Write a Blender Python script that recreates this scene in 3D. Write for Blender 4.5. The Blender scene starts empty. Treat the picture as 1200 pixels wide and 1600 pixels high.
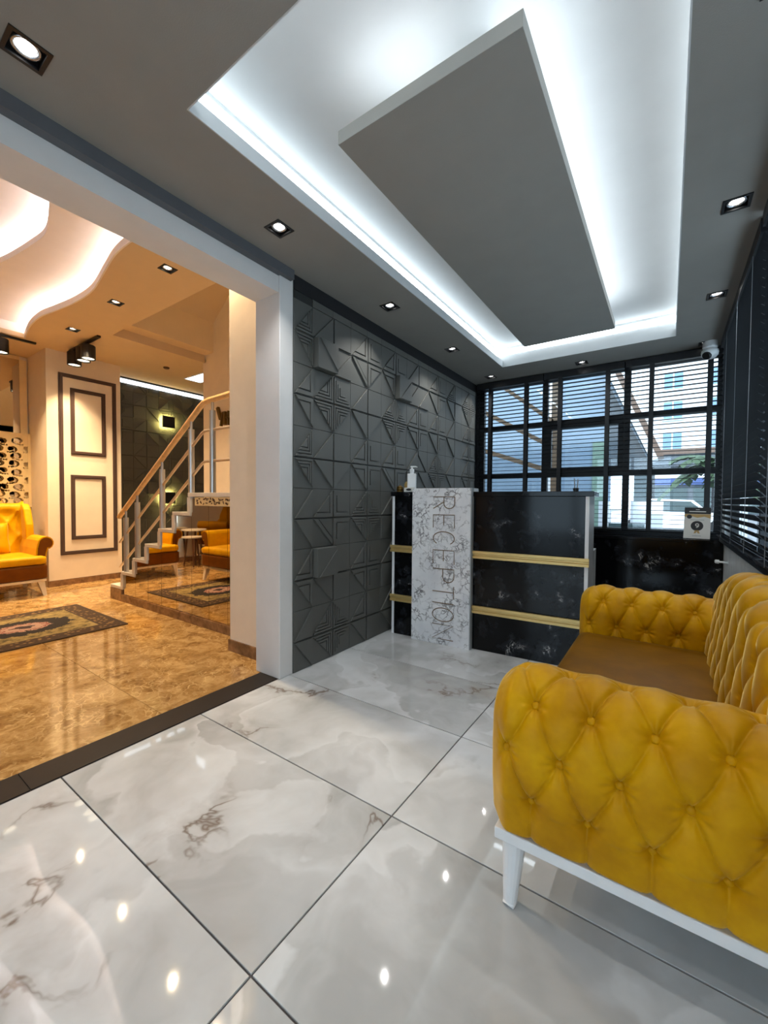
import bpy, bmesh, math, random
from mathutils import Vector, Matrix, noise as mnoise
random.seed(7)
PI = math.pi
S = bpy.context.scene
COL = S.collection

# ------------------------------------------------------------------ camera
F_PX, YAW, PIT, ROL, CAM_H = 640.474, 0.605520, -0.0285715, 0.00752718, 1.125
fw = Vector((-math.sin(YAW)*math.cos(PIT), math.cos(YAW)*math.cos(PIT), math.sin(PIT)))
rt = Vector((math.cos(YAW), math.sin(YAW), 0)); up = rt.cross(fw)
rt2 = math.cos(ROL)*rt + math.sin(ROL)*up
up2 = -math.sin(ROL)*rt + math.cos(ROL)*up
cd = bpy.data.cameras.new('camera'); cam = bpy.data.objects.new('camera', cd); COL.objects.link(cam)
cd.sensor_fit = 'HORIZONTAL'; cd.sensor_width = 36; cd.lens = 36*F_PX/1200
cd.clip_start = 0.02; cd.clip_end = 300
m = Matrix((rt2, up2, -fw)).transposed().to_4x4(); m.translation = Vector((0, 0, CAM_H))
cam.matrix_world = m
S.camera = cam

# ------------------------------------------------------------------ world, sun, exposure
w = bpy.data.worlds.new('sky'); S.world = w; w.use_nodes = True
bg = w.node_tree.nodes['Background']
bg.inputs[0].default_value = (0.68, 0.84, 1.0, 1); bg.inputs[1].default_value = 2.2
sd = bpy.data.lights.new('sun', 'SUN'); sd.energy = 2.2; sd.angle = 0.03; sd.color = (1, .96, .9)
sun = bpy.data.objects.new('sun', sd); COL.objects.link(sun)
sun.rotation_euler = Vector((0.35, 1.0, -0.95)).to_track_quat('-Z', 'Y').to_euler()
S.view_settings.view_transform = 'Standard'; S.view_settings.look = 'None'
S.view_settings.gamma = 1; S.view_settings.use_curve_mapping = False
S.view_settings.exposure = 1.0
LED = 5.0          # cove strips
DOWN = 11.0         # reception downlights, W
WARM = 34.0         # lounge downlights, W

# ------------------------------------------------------------------ materials
MATS = {}
def srgb(r, g, b):
    f = lambda c: c/12.92 if c <= .04045 else ((c+.055)/1.055)**2.4
    return (f(r/255), f(g/255), f(b/255), 1)
class NT:
    def __init__(s, name):
        s.m = bpy.data.materials.new(name); s.m.use_nodes = True; s.t = s.m.node_tree
        s.b = s.t.nodes['Principled BSDF']; s.out = s.t.nodes['Material Output']; MATS[name] = s.m
    def n(s, typ, **kw):
        nd = s.t.nodes.new(typ)
        for k, v in kw.items():
            if k.startswith('i_'):
                key = k[2:]; key = int(key) if key.isdigit() else key.replace('_', ' ')
                nd.inputs[key].default_value = v
            else: setattr(nd, k, v)
        return nd
    def l(s, a, b): s.t.links.new(a, b)
    def ramp(s, src, stops, interp='LINEAR'):
        r = s.n('ShaderNodeValToRGB'); r.color_ramp.interpolation = interp
        el = r.color_ramp.elements
        while len(el) > 1: el.remove(el[0])
        el[0].position = stops[0][0]; el[0].color = stops[0][1]
        for p, c in stops[1:]:
            e = el.new(p); e.color = c
        s.l(src, r.inputs[0]); return r.outputs[0]
    def mix(s, fac, a, b, mode='MIX'):
        x = s.n('ShaderNodeMix', data_type='RGBA', blend_type=mode)
        for sock, v in ((x.inputs[0], fac), (x.inputs[6], a), (x.inputs[7], b)):
            if hasattr(v, 'links'): s.l(v, sock)
            else: sock.default_value = v
        return x.outputs[2]
    def math(s, op, a, b=0.0, c=0.0):
        x = s.n('ShaderNodeMath', operation=op)
        for i, v in enumerate((a, b, c)):
            if hasattr(v, 'links'): s.l(v, x.inputs[i])
            else: x.inputs[i].default_value = v
        return x.outputs[0]
    def noise(s, vec, scale, detail=4, rough=.55, dist=0):
        x = s.n('ShaderNodeTexNoise'); x.inputs['Scale'].default_value = scale; x.inputs['Detail'].default_value = detail
        x.inputs['Roughness'].default_value = rough; x.inputs['Distortion'].default_value = dist
        s.l(vec, x.inputs['Vector']); return x
    def bump(s, h, strength, dist=.01):
        x = s.n('ShaderNodeBump'); x.inputs['Strength'].default_value = strength; x.inputs['Distance'].default_value = dist
        s.l(h, x.inputs['Height']); s.l(x.outputs[0], s.b.inputs['Normal'])
    def coord(s, kind='Object', rnd=False, world=False):
        if world:
            c = s.n('ShaderNodeNewGeometry').outputs['Position']
        else:
            c = s.n('ShaderNodeTexCoord').outputs[kind]
        if rnd:
            oi = s.n('ShaderNodeObjectInfo').outputs['Random']
            v = s.n('ShaderNodeCombineXYZ')
            for i, k in enumerate((37.0, 91.0, 53.0)): s.l(s.math('MULTIPLY', oi, k), v.inputs[i])
            a = s.n('ShaderNodeVectorMath', operation='ADD'); s.l(c, a.inputs[0]); s.l(v.outputs[0], a.inputs[1]); c = a.outputs[0]
        return c
def plain(name, col, rough=.5, metal=0, spec=.5, var=.06, scale=6, bump=0, bscale=60, **kw):
    """a simple material, its colour broken up a little by noise"""
    t = NT(name); b = t.b
    c = t.coord(world=True)
    nz = t.noise(c, scale, 3)
    lo = tuple(min(1, x*(1-var)) for x in col[:3])+(1,); hi = tuple(min(1, x*(1+var)) for x in col[:3])+(1,)
    t.l(t.ramp(nz.outputs[0], [(.3, lo), (.7, hi)]), b.inputs['Base Color'])
    b.inputs['Roughness'].default_value = rough; b.inputs['Metallic'].default_value = metal
    b.inputs['Specular IOR Level'].default_value = spec
    for k, v in kw.items(): b.inputs[k.replace('_', ' ')].default_value = v
    if bump:
        t.bump(t.noise(c, bscale, 3).outputs[0], bump, .004)
    return t.m
def emit(name, col, strength):
    t = NT(name); t.b.inputs['Base Color'].default_value = (0, 0, 0, 1)
    t.b.inputs['Emission Color'].default_value = col; t.b.inputs['Emission Strength'].default_value = strength
    return t.m
plain('ceiling_paint', srgb(142, 139, 133), .75, var=.03, bump=.12, bscale=220)
plain('cove_paint', srgb(198, 200, 200), .7, var=.02)
plain('wall_white', srgb(222, 221, 219), .6, var=.03, bump=.1, bscale=30)
plain('lounge_paint', srgb(240, 224, 200), .6, var=.03)
plain('lounge_ceiling', srgb(222, 196, 158), .7, var=.02)
plain('wave_paint', srgb(244, 236, 232), .7, var=.02)
plain('band_grey', srgb(92, 94, 98), .7)
plain('gap_black', srgb(26, 27, 30), .8)
plain('panel_grey', srgb(90, 91, 87), .5, var=.05, scale=3, bump=.1, bscale=90)
plain('panel_base', srgb(44, 46, 46), .6)
plain('metal_black', srgb(20, 20, 22), .4)
plain('frame_black', srgb(16, 18, 22), .45)
plain('slat_black', srgb(14, 17, 23), .6, spec=.25)
plain('cord_grey', srgb(120, 125, 132), .7)
plain('threshold', srgb(38, 33, 31), .5, var=.1, spec=.25)
plain('gold', srgb(214, 184, 118), .35, metal=.55)
plain('gold_dark', srgb(110, 86, 40), .35, metal=.8)
plain('bronze', srgb(120, 98, 74), .4, metal=.3)
plain('white_paint', srgb(236, 238, 240), .35)
plain('white_plastic', srgb(232, 235, 236), .3)
plain('grey_panel', srgb(150, 154, 156), .4)
plain('frame_brown', srgb(76, 56, 48), .5)
plain('rail_wood', srgb(222, 178, 120), .3, var=.15, scale=20)
plain('rail_metal', srgb(206, 190, 168), .3, metal=.6)
plain('steel', srgb(178, 174, 170), .3, metal=.7)
plain('step_trim', srgb(222, 214, 202), .4)
plain('cream_panel', srgb(240, 214, 158), .5)
plain('leg_cream', srgb(226, 214, 196), .45)
plain('wood_dark', srgb(92, 58, 32), .45)
plain('grout', srgb(96, 92, 92), .8)
plain('grout_warm', srgb(168, 126, 74), .8)
plain('silver', srgb(190, 192, 195), .2, metal=.9)
plain('mirror', srgb(216, 208, 196), .015, metal=1, var=.0)
emit('led', (.80, .92, 1, 1), LED)
emit('led_panel', (.86, .94, 1, 1), 16)
emit('led_wave', (1.0, .93, .92, 1), 19)
emit('corridor_glow', (.85, .93, 1, 1), 1.6)
emit('sconce_glow', (1.0, .80, .22, 1), 60)
emit('lens_cool', (1, .98, .95, 1), 1.6)
emit('chip_cool', (1, .98, .95, 1), 22)
emit('chip_warm', (1, .9, .72, 1), 22)
emit('lens_warm', (1, .86, .62, 1), 2.2)

def onyx():
    t = NT('onyx_tile'); b = t.b; c = t.coord(rnd=True)
    warp = t.noise(c, 1.3, 3, .6)
    sc = t.n('ShaderNodeVectorMath', operation='SCALE'); t.l(warp.outputs['Color'], sc.inputs[0]); sc.inputs['Scale'].default_value = 1.1
    ad = t.n('ShaderNodeVectorMath', operation='ADD'); t.l(c, ad.inputs[0]); t.l(sc.outputs[0], ad.inputs[1])
    cw = ad.outputs[0]
    cloud = t.noise(cw, 1.5, 5, .55)
    base = t.ramp(cloud.outputs[0], [(.30, srgb(162, 164, 163)), (.45, srgb(190, 193, 193)), (.56, srgb(203, 206, 207)), (.72, srgb(220, 224, 226))])
    w2 = t.noise(c, 4, 4, .6)
    s2 = t.n('ShaderNodeVectorMath', operation='SCALE'); t.l(w2.outputs['Color'], s2.inputs[0]); s2.inputs['Scale'].default_value = .22
    a2 = t.n('ShaderNodeVectorMath', operation='ADD'); t.l(cw, a2.inputs[0]); t.l(s2.outputs[0], a2.inputs[1])
    shard = t.noise(a2.outputs[0], 1.25, 3, .5)
    base = t.mix(t.ramp(shard.outputs[0], [(.50, (0, 0, 0, 1)), (.515, (.5, .5, .5, 1)), (.62, (.1, .1, .1, 1)), (.70, (0, 0, 0, 1))]), base, srgb(228, 232, 234))
    base = t.mix(t.ramp(shard.outputs[0], [(.39, (.4, .4, .4, 1)), (.40, (.36, .36, .36, 1)), (.44, (0, 0, 0, 1))]), base, srgb(164, 165, 164))
    s3 = t.n('ShaderNodeVectorMath', operation='SCALE'); t.l(warp.outputs['Color'], s3.inputs[0]); s3.inputs['Scale'].default_value = .45
    a3 = t.n('ShaderNodeVectorMath', operation='ADD'); t.l(c, a3.inputs[0]); t.l(s3.outputs[0], a3.inputs[1])
    vein = t.noise(a3.outputs[0], 1.2, 6, .58)
    d = t.math('ABSOLUTE', t.math('SUBTRACT', vein.outputs[0], .5))
    msk = t.noise(c, 1.7, 2)
    vm = t.math('MULTIPLY', t.ramp(d, [(.0, (.9, .9, .9, 1)), (.004, (.6, .6, .6, 1)), (.012, (0, 0, 0, 1))]), t.ramp(msk.outputs[0], [(.55, (0, 0, 0, 1)), (.66, (1, 1, 1, 1))]))
    soft = t.math('MULTIPLY', t.ramp(d, [(.0, (.45, .45, .45, 1)), (.07, (0, 0, 0, 1))]), t.ramp(msk.outputs[0], [(.46, (0, 0, 0, 1)), (.66, (1, 1, 1, 1))]))
    base = t.mix(soft, base, srgb(152, 148, 142))
    base = t.mix(vm, base, srgb(122, 108, 96))
    t.l(base, b.inputs['Base Color'])
    b.inputs['Roughness'].default_value = .035; b.inputs['Specular IOR Level'].default_value = .5
onyx()
def brown_marble():
    t = NT('brown_marble'); b = t.b; c = t.coord(rnd=True)
    warp = t.noise(c, 3, 4, .6)
    sc = t.n('ShaderNodeVectorMath', operation='SCALE'); t.l(warp.outputs['Color'], sc.inputs[0]); sc.inputs['Scale'].default_value = .5
    ad = t.n('ShaderNodeVectorMath', operation='ADD'); t.l(c, ad.inputs[0]); t.l(sc.outputs[0], ad.inputs[1])
    n1 = t.noise(ad.outputs[0], 7, 8, .7)
    base = t.ramp(n1.outputs[0], [(.34, srgb(134, 96, 50)), (.5, srgb(178, 138, 84)), (.66, srgb(210, 172, 114))])
    v = t.n('ShaderNodeTexVoronoi', feature='DISTANCE_TO_EDGE'); v.inputs['Scale'].default_value = 12
    t.l(ad.outputs[0], v.inputs['Vector'])
    n2 = t.noise(c, 5, 3)
    vm = t.math('MULTIPLY', t.ramp(v.outputs['Distance'], [(0, (1, 1, 1, 1)), (.07, (0, 0, 0, 1))]), t.ramp(n2.outputs[0], [(.40, (0, 0, 0, 1)), (.62, (.8, .8, .8, 1))]))
    base = t.mix(vm, base, srgb(232, 196, 136))
    t.l(base, b.inputs['Base Color']); b.inputs['Roughness'].default_value = .07
brown_marble()
def brown_stone():
    t = NT('brown_stone'); c = t.coord(world=True)
    n1 = t.noise(c, 14, 5, .6)
    t.l(t.ramp(n1.outputs[0], [(.3, srgb(104, 74, 50)), (.7, srgb(160, 120, 84))]), t.b.inputs['Base Color']); t.b.inputs['Roughness'].default_value = .25
brown_stone()
def black_marble():
    t = NT('black_marble'); b = t.b; c = t.coord()
    warp = t.noise(c, 2.5, 4, .6)
    sc = t.n('ShaderNodeVectorMath', operation='SCALE'); t.l(warp.outputs['Color'], sc.inputs[0]); sc.inputs['Scale'].default_value = .6
    ad = t.n('ShaderNodeVectorMath', operation='ADD'); t.l(c, ad.inputs[0]); t.l(sc.outputs[0], ad.inputs[1])
    n1 = t.noise(ad.outputs[0], 3.2, 6, .65); d = t.math('ABSOLUTE', t.math('SUBTRACT', n1.outputs[0], .5))
    n2 = t.noise(c, 6, 3)
    fine = t.math('MULTIPLY', t.ramp(d, [(0, (1, 1, 1, 1)), (.012, (0, 0, 0, 1))]), t.ramp(n2.outputs[0], [(.59, (0, 0, 0, 1)), (.68, (1, 1, 1, 1))]))
    soft = t.math('MULTIPLY', t.ramp(d, [(0, (.4, .4, .4, 1)), (.07, (0, 0, 0, 1))]), t.ramp(n2.outputs[0], [(.48, (0, 0, 0, 1)), (.62, (1, 1, 1, 1))]))
    base = t.mix(soft, srgb(9, 10, 12), srgb(70, 74, 82))
    base = t.mix(fine, base, srgb(190, 188, 184))
    t.l(base, b.inputs['Base Color']); b.inputs['Roughness'].default_value = .10; b.inputs['Specular IOR Level'].default_value = .22
black_marble()
def white_marble():
    t = NT('white_marble'); b = t.b; c = t.coord()
    warp = t.noise(c, 7, 4, .6)
    sc = t.n('ShaderNodeVectorMath', operation='SCALE'); t.l(warp.outputs['Color'], sc.inputs[0]); sc.inputs['Scale'].default_value = .28
    ad = t.n('ShaderNodeVectorMath', operation='ADD'); t.l(c, ad.inputs[0]); t.l(sc.outputs[0], ad.inputs[1])
    v = t.n('ShaderNodeTexVoronoi', feature='DISTANCE_TO_EDGE'); v.inputs['Scale'].default_value = 14
    t.l(ad.outputs[0], v.inputs['Vector'])
    n2 = t.noise(c, 10, 4)
    k = t.ramp(n2.outputs[0], [(.42, (0, 0, 0, 1)), (.62, (1, 1, 1, 1))])
    thin = t.math('MULTIPLY', t.ramp(v.outputs['Distance'], [(0, (1, 1, 1, 1)), (.05, (.5, .5, .5, 1)), (.11, (0, 0, 0, 1))]), k)
    base = t.ramp(t.noise(c, 4, 3).outputs[0], [(.35, srgb(220, 222, 226)), (.65, srgb(242, 243, 244))])
    base = t.mix(thin, base, srgb(96, 94, 98))
    t.l(base, b.inputs['Base Color']); b.inputs['Roughness'].default_value = .25
white_marble()
def velvet(name, dark, mid, light, sheen=.5):
    t = NT(name); b = t.b; c = t.coord()
    n1 = t.noise(c, 7, 4, .6); n2 = t.noise(c, 160, 2)
    base = t.ramp(n1.outputs[0], [(.3, dark), (.5, mid), (.72, light)])
    t.l(base, b.inputs['Base Color']); b.inputs['Roughness'].default_value = .46
    b.inputs['Specular IOR Level'].default_value = .3; b.inputs['Specular Tint'].default_value = (1, .8, .4, 1)
    b.inputs['Sheen Weight'].default_value = sheen; b.inputs['Sheen Roughness'].default_value = .28
    b.inputs['Sheen Tint'].default_value = (1.0, .80, .30, 1)
    t.bump(n2.outputs[0], .12, .002)
velvet('velvet_mustard', srgb(174, 120, 0), srgb(194, 140, 0), srgb(212, 160, 6), .85)
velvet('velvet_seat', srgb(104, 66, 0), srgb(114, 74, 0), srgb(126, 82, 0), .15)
velvet('velvet_amber', srgb(196, 140, 0), srgb(208, 152, 0), srgb(220, 166, 4), .3)
velvet('velvet_amber_shaded', srgb(92, 46, 4), srgb(104, 54, 6), srgb(114, 62, 8), .1)  # amber velvet darkened: shade on the chair fronts put into the colour
def glass():
    t = NT('glass_pane'); tr = t.n('ShaderNodeBsdfTransparent'); gl = t.n('ShaderNodeBsdfGlossy')
    tr.inputs[0].default_value = (.93, .97, .98, 1); gl.inputs['Roughness'].default_value = .01
    nz = t.noise(t.coord(world=True), .6, 2)
    mx = t.n('ShaderNodeMixShader'); t.l(t.ramp(nz.outputs[0], [(.3, (.05, .05, .05, 1)), (.7, (.07, .07, .07, 1))]), mx.inputs[0])
    t.l(tr.outputs[0], mx.inputs[1]); t.l(gl.outputs[0], mx.inputs[2]); t.l(mx.outputs[0], t.out.inputs[0])
glass()
def rug():
    t = NT('rug_weave'); b = t.b; c = t.coord(); sp = t.n('ShaderNodeSeparateXYZ'); t.l(c, sp.inputs[0])
    ax = t.math('DIVIDE', t.math('ABSOLUTE', sp.outputs[0]), .58); ay = t.math('DIVIDE', t.math('ABSOLUTE', sp.outputs[1]), .58)
    e = t.math('MAXIMUM', ax, ay)
    v = t.n('ShaderNodeTexVoronoi'); v.inputs['Scale'].default_value = 26; t.l(c, v.inputs['Vector'])
    n1 = t.noise(c, 14, 4, .7)
    field = t.ramp(n1.outputs[0], [(.36, srgb(84, 70, 36)), (.5, srgb(140, 118, 68)), (.66, srgb(166, 142, 88))])
    band = t.mix(t.ramp(v.outputs['Distance'], [(.22, (1, 1, 1, 1)), (.42, (0, 0, 0, 1))]), srgb(66, 44, 24), srgb(146, 114, 66))
    col = t.mix(t.ramp(e, [(.70, (0, 0, 0, 1)), (.71, (1, 1, 1, 1))], 'CONSTANT'), field, srgb(66, 46, 28))
    col = t.mix(t.ramp(e, [(.0, (0, 0, 0, 1)), (.74, (1, 1, 1, 1)), (.93, (0, 0, 0, 1))], 'CONSTANT'), col, band)
    r = t.math('SQRT', t.math('ADD', t.math('POWER', t.math('DIVIDE', sp.outputs[0], .26), 2), t.math('POWER', t.math('DIVIDE', sp.outputs[1], .34), 2)))
    r = t.math('ADD', r, t.math('MULTIPLY', t.math('SUBTRACT', n1.outputs[0], .5), .7))
    med = t.ramp(r, [(0, srgb(52, 30, 30)), (.20, srgb(170, 134, 116)), (.40, srgb(120, 48, 40)), (.47, srgb(176, 136, 116)), (.53, srgb(30, 20, 16)), (1, srgb(30, 20, 16))], 'CONSTANT')
    col = t.mix(t.ramp(r, [(0, (1, 1, 1, 1)), (1.0, (0, 0, 0, 1))], 'CONSTANT'), col, med)
    t.l(col, b.inputs['Base Color']); b.inputs['Roughness'].default_value = .9
    t.bump(t.noise(c, 300, 2).outputs[0], .3, .003)
rug()
# outdoors
plain('asphalt', srgb(118, 120, 124), .9)
plain('facade_white', srgb(214, 216, 220), .8)
plain('facade_blue', srgb(122, 142, 162), .7)
plain('window_blue', srgb(112, 142, 172), .2)
plain('canopy_grey', srgb(84, 92, 100), .7)
plain('brick_brown', srgb(104, 86, 76), .8)
plain('beam_tan', srgb(116, 96, 78), .7)
plain('kerb_yellow', srgb(226, 196, 60), .7)
plain('kerb_pale', srgb(206, 206, 204), .8)
plain('leaf_green', srgb(44, 66, 38), .6, var=.25)
plain('trunk_brown', srgb(92, 78, 62), .9, var=.2)
plain('sign_blue', srgb(58, 78, 130), .5)
plain('car_white', srgb(226, 230, 234), .25)
plain('tyre', srgb(24, 24, 26), .8)
plain('card_white', srgb(226, 224, 216), .5)
plain('card_black', srgb(24, 24, 26), .5)
plain('card_gold', srgb(190, 156, 96), .5)
plain('pale_green', srgb(118, 142, 128), .6)
plain('shop_dark', srgb(70, 84, 86), .3)

# ------------------------------------------------------------------ mesh helpers
class MB:
    def __init__(s): s.v = []; s.f = []
    def add(s, vs, fs):
        o = len(s.v); s.v += [tuple(v) for v in vs]; s.f += [tuple(i+o for i in f) for f in fs]; return s
    def box(s, x0, x1, y0, y1, z0, z1):
        return s.add([(x0,y0,z0),(x1,y0,z0),(x1,y1,z0),(x0,y1,z0),(x0,y0,z1),(x1,y0,z1),(x1,y1,z1),(x0,y1,z1)],
            [(0,3,2,1),(4,5,6,7),(0,1,5,4),(1,2,6,5),(2,3,7,6),(3,0,4,7)])
    def prism(s, pts, a, b, fn):
        """polygon pts (p,q) extruded from a to b; fn(p,q,h)->xyz"""
        n = len(pts)
        vs = [fn(p, q, a) for p, q in pts]+[fn(p, q, b) for p, q in pts]
        return s.add(vs, [tuple(range(n))[::-1], tuple(range(n, 2*n))]+[(i, (i+1) % n, n+(i+1) % n, n+i) for i in range(n)])
    def tube(s, pts, r, n=10, caps=True):
        pts = [Vector(p) for p in pts]; rr = r if isinstance(r, (list, tuple)) else [r]*len(pts)
        ring = []; ref = None; o = len(s.v)
        for i, p in enumerate(pts):
            t = (pts[min(i+1, len(pts)-1)]-pts[max(i-1, 0)]).normalized()
            if ref is None:
                ref = Vector((0, 0, 1)) if abs(t.z) < .9 else Vector((1, 0, 0))
            a = ref-t*ref.dot(t)
            if a.length < .05:
                alt = Vector((0, 0, 1)) if abs(t.z) < .9 else Vector((1, 0, 0)); a = alt-t*alt.dot(t)
            a.normalize(); b = t.cross(a); ref = a
            ring.append([p+(a*math.cos(2*PI*k/n)+b*math.sin(2*PI*k/n))*rr[i] for k in range(n)])
        vs = [q for rg in ring for q in rg]; fs = []
        for i in range(len(pts)-1):
            for k in range(n): fs.append((i*n+k, i*n+(k+1) % n, (i+1)*n+(k+1) % n, (i+1)*n+k))
        if caps: fs += [tuple(range(n))[::-1], tuple(range((len(pts)-1)*n, len(pts)*n))]
        return s.add(vs, fs)
    def lathe(s, prof, c=(0, 0, 0), n=20, caps=True):
        """prof [(r,z)]"""
        vs = []; fs = []
        for r, z in prof:
            for k in range(n): vs.append((c[0]+r*math.cos(2*PI*k/n), c[1]+r*math.sin(2*PI*k/n), c[2]+z))
        for i in range(len(prof)-1):
            for k in range(n): fs.append((i*n+k, i*n+(k+1) % n, (i+1)*n+(k+1) % n, (i+1)*n+k))
        if caps: fs += [tuple(range(n))[::-1], tuple(range((len(prof)-1)*n, len(prof)*n))]
        return s.add(vs, fs)
    def grid(s, fn, nu, nv, closeu=False):
        vs = [fn(i/nu, j/nv) for i in range(nu+1) for j in range(nv+1)]; W = nv+1
        return s.add(vs, [(i*W+j, (i+1)*W+j, (i+1)*W+j+1, i*W+j+1) for i in range(nu) for j in range(nv)])
    def frame(s, a0, a1, b0, b1, wd, fn_box):
        fn_box(a0, a1, b0, b0+wd); fn_box(a0, a1, b1-wd, b1); fn_box(a0, a0+wd, b0+wd, b1-wd); fn_box(a1-wd, a1, b0+wd, b1-wd); return s
    def mesh(s, name, mat, smooth=False, bevel=0, seg=2):
        me = bpy.data.meshes.new(name); me.from_pydata(s.v, [], s.f)
        bm = bmesh.new(); bm.from_mesh(me)
        if smooth: bmesh.ops.remove_doubles(bm, verts=bm.verts, dist=1e-5)
        bmesh.ops.recalc_face_normals(bm, faces=bm.faces)
        if bevel:
            ed = [e for e in bm.edges if len(e.link_faces) == 2 and e.calc_face_angle(0) > .5]
            bmesh.ops.bevel(bm, geom=ed, offset=bevel, segments=seg, affect='EDGES', profile=.5, clamp_overlap=True)
        bm.to_mesh(me); bm.free()
        me.materials.append(MATS[mat])
        if smooth:
            for p in me.polygons: p.use_smooth = True
        return me
    def obj(s, name, mat, parent=None, smooth=False, bevel=0, seg=2):
        return link(name, s.mesh(name, mat, smooth, bevel, seg), parent)
def link(name, me, parent=None, loc=None, rot=None):
    o = bpy.data.objects.new(name, me); COL.objects.link(o)
    if parent: o.parent = parent
    if loc: o.location = loc
    if rot: o.rotation_euler = rot
    return o
def tag(o, label, cat, group=None, kind=None):
    o['label'] = label; o['category'] = cat
    if group: o['group'] = group
    if kind: o['kind'] = kind
    return o
def thing(name, label, cat, loc=(0, 0, 0), rz=0, group=None, kind=None):
    o = link(name, None, None, loc, (0, 0, rz)); o.empty_display_size = .1
    return tag(o, label, cat, group, kind)
def struct(name, mb, mat, label, cat, bevel=0):
    return tag(mb.obj(name, mat, bevel=bevel), label, cat, kind='structure')
def BX(*a): return MB().box(*a)
def auto_smooth(me, ang=.7):
    for p in me.polygons: p.use_smooth = True
    bm = bmesh.new(); bm.from_mesh(me)
    for e in bm.edges: e.smooth = e.calc_face_angle(0) < ang
    bm.to_mesh(me); bm.free()
def cells(x0, x1, y0, y1, z0, z1, holes):
    """slab with rectangular holes"""
    xs = sorted({x0, x1, *[h[0] for h in holes], *[h[1] for h in holes]}); ys = sorted({y0, y1, *[h[2] for h in holes], *[h[3] for h in holes]})
    xs = [x for x in xs if x0 <= x <= x1]; ys = [y for y in ys if y0 <= y <= y1]; mb = MB()
    for j in range(len(ys)-1):
        run = None
        for i in range(len(xs)-1):
            cx, cy = (xs[i]+xs[i+1])/2, (ys[j]+ys[j+1])/2
            hole = any(h[0] < cx < h[1] and h[2] < cy < h[3] for h in holes)
            if not hole and run is None: run = xs[i]
            if hole and run is not None: mb.box(run, xs[i], ys[j], ys[j+1], z0, z1); run = None
        if run is not None: mb.box(run, xs[-1], ys[j], ys[j+1], z0, z1)
    return mb
# ================================================================== RECEPTION SHELL
CZ = 2.545                     # dropped ceiling
XL, XR, YF, YB = -1.95, 0.41, 4.85, -2.2
# --- floors
fl = struct('floor', BX(-2.15, .42, YB, 4.9, -.06, -.006), 'grout', 'grey grout bed under the polished onyx floor tiles', 'floor')
def tile_mesh(name, w, d, mat, gap=.0055, th=.006):
    return BX(-w/2+gap/2, w/2-gap/2, -d/2+gap/2, d/2-gap/2, -th, 0).mesh(name, mat, bevel=.0008, seg=1)
TM = tile_mesh('tile', 1.2, .6, 'onyx_tile')
ys = [.596+.6*k for k in range(-5, 8)]
k = 0
for cx in (-1.385, -.185):
    for y0 in ys:
        a, b = max(y0, YB), min(y0+.6, 4.86)
        if b-a < .05: continue
        me = TM if b-a > .599 else tile_mesh('tile_cut', 1.2, b-a, 'onyx_tile')
        link('tile', me, fl, (cx, (a+b)/2, 0)); k += 1
fl2 = struct('floor_lounge', MB().box(-7.1, -2.15, -2.5, 2.06, -.06, -.006).box(-7.1, -2.1, 2.06, 5.1, -.06, -.006), 'grout_warm', 'warm grout bed under the brown marble lounge tiles', 'floor')
TL = tile_mesh('tile', .8, .8, 'brown_marble', .002)
y = 1.08-.8*5
while y < 2.0:
    x = -2.15
    while x > -7.0:
        a, b, c, d = max(x-.8, -7.05), x, max(y, -2.5), min(y+.8, 2.045)
        if d-c > .05 and b-a > .05:
            me = TL if (b-a > .799 and d-c > .799) else tile_mesh('tile_cut', b-a, d-c, 'brown_marble', .002)
            link('tile', me, fl2, ((a+b)/2, (c+d)/2, 0))
        x -= .8
    y += .8
for i in range(3):
    for j in range(4):
        link('tile', TL, fl2, (-6.65+.8*i, 2.447+.8*j, 0))
th = struct('trim_1', BX(-2.152, -1.987, -1.2, 1.712, -.05, -.002), 'grout', 'bed of the dark threshold between the two floors', 'trim')
for a, b in ((.502, 1.712), (-.71, .5), (-1.2, -.712)):
    BX(-2.15, -1.989, a, b, -.005, .003).obj('threshold_strip', 'threshold', th, bevel=.001)

# --- left wall with relief panels
wl = struct('wall_left', BX(-2.1, -1.972, 1.822, 4.9, 0, 2.7), 'panel_base', 'dark wall clad in square geometric relief panels', 'wall')
RH = .013
def relief_mesh(kind):
    mb = MB(); h = .0985
    if kind == 'block':
        mb.box(0, .062, -h, h, -h, h)
        f = lambda p, q, x: (x, h-.003-p, -h+.003+q)
        mb.prism([(0, 0), (.18, 0), (0, .18)], .062, .069, f)
        return mb.mesh('relief_block', 'panel_grey', bevel=.002, seg=1)
    mb.box(0, .008, -h, h, -h, h)
    s = .186; f = lambda p, q, x: (x, h-.005-p, -h+.005+q)       # right angle at the lower right
    def L(a, b): mb.prism([(a, a), (s-a, a), (s-b, b), (b, b), (b, s-b), (a, s-a)], .008, .008+RH, f)
    def T(a): mb.prism([(a, a), (s-a, a), (a, s-a)], .008, .008+RH, f)
    if kind == '0': T(0)
    elif kind == '1': L(0, .026); T(.036)
    elif kind == '3': L(0, .013); L(.021, .034); L(.042, .055); T(.063)
    elif kind == 'd':
        mb.prism([(.15, 0), (s, 0), (0, s), (0, .15)], .008, .008+RH, f)
        mb.prism([(0, 0), (.135, 0), (0, .135)], .008, .008+RH*.5, f)
    return mb.mesh('relief_'+kind, 'panel_grey', bevel=.0012, seg=1)
RM = {k: relief_mesh(k) for k in ('0', '1', '3', 'd', 'block')}
ROT = {'A': 0, 'C': PI/2, 'D': PI, 'B': -PI/2}      # lower right, upper right, upper left, lower left
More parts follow.
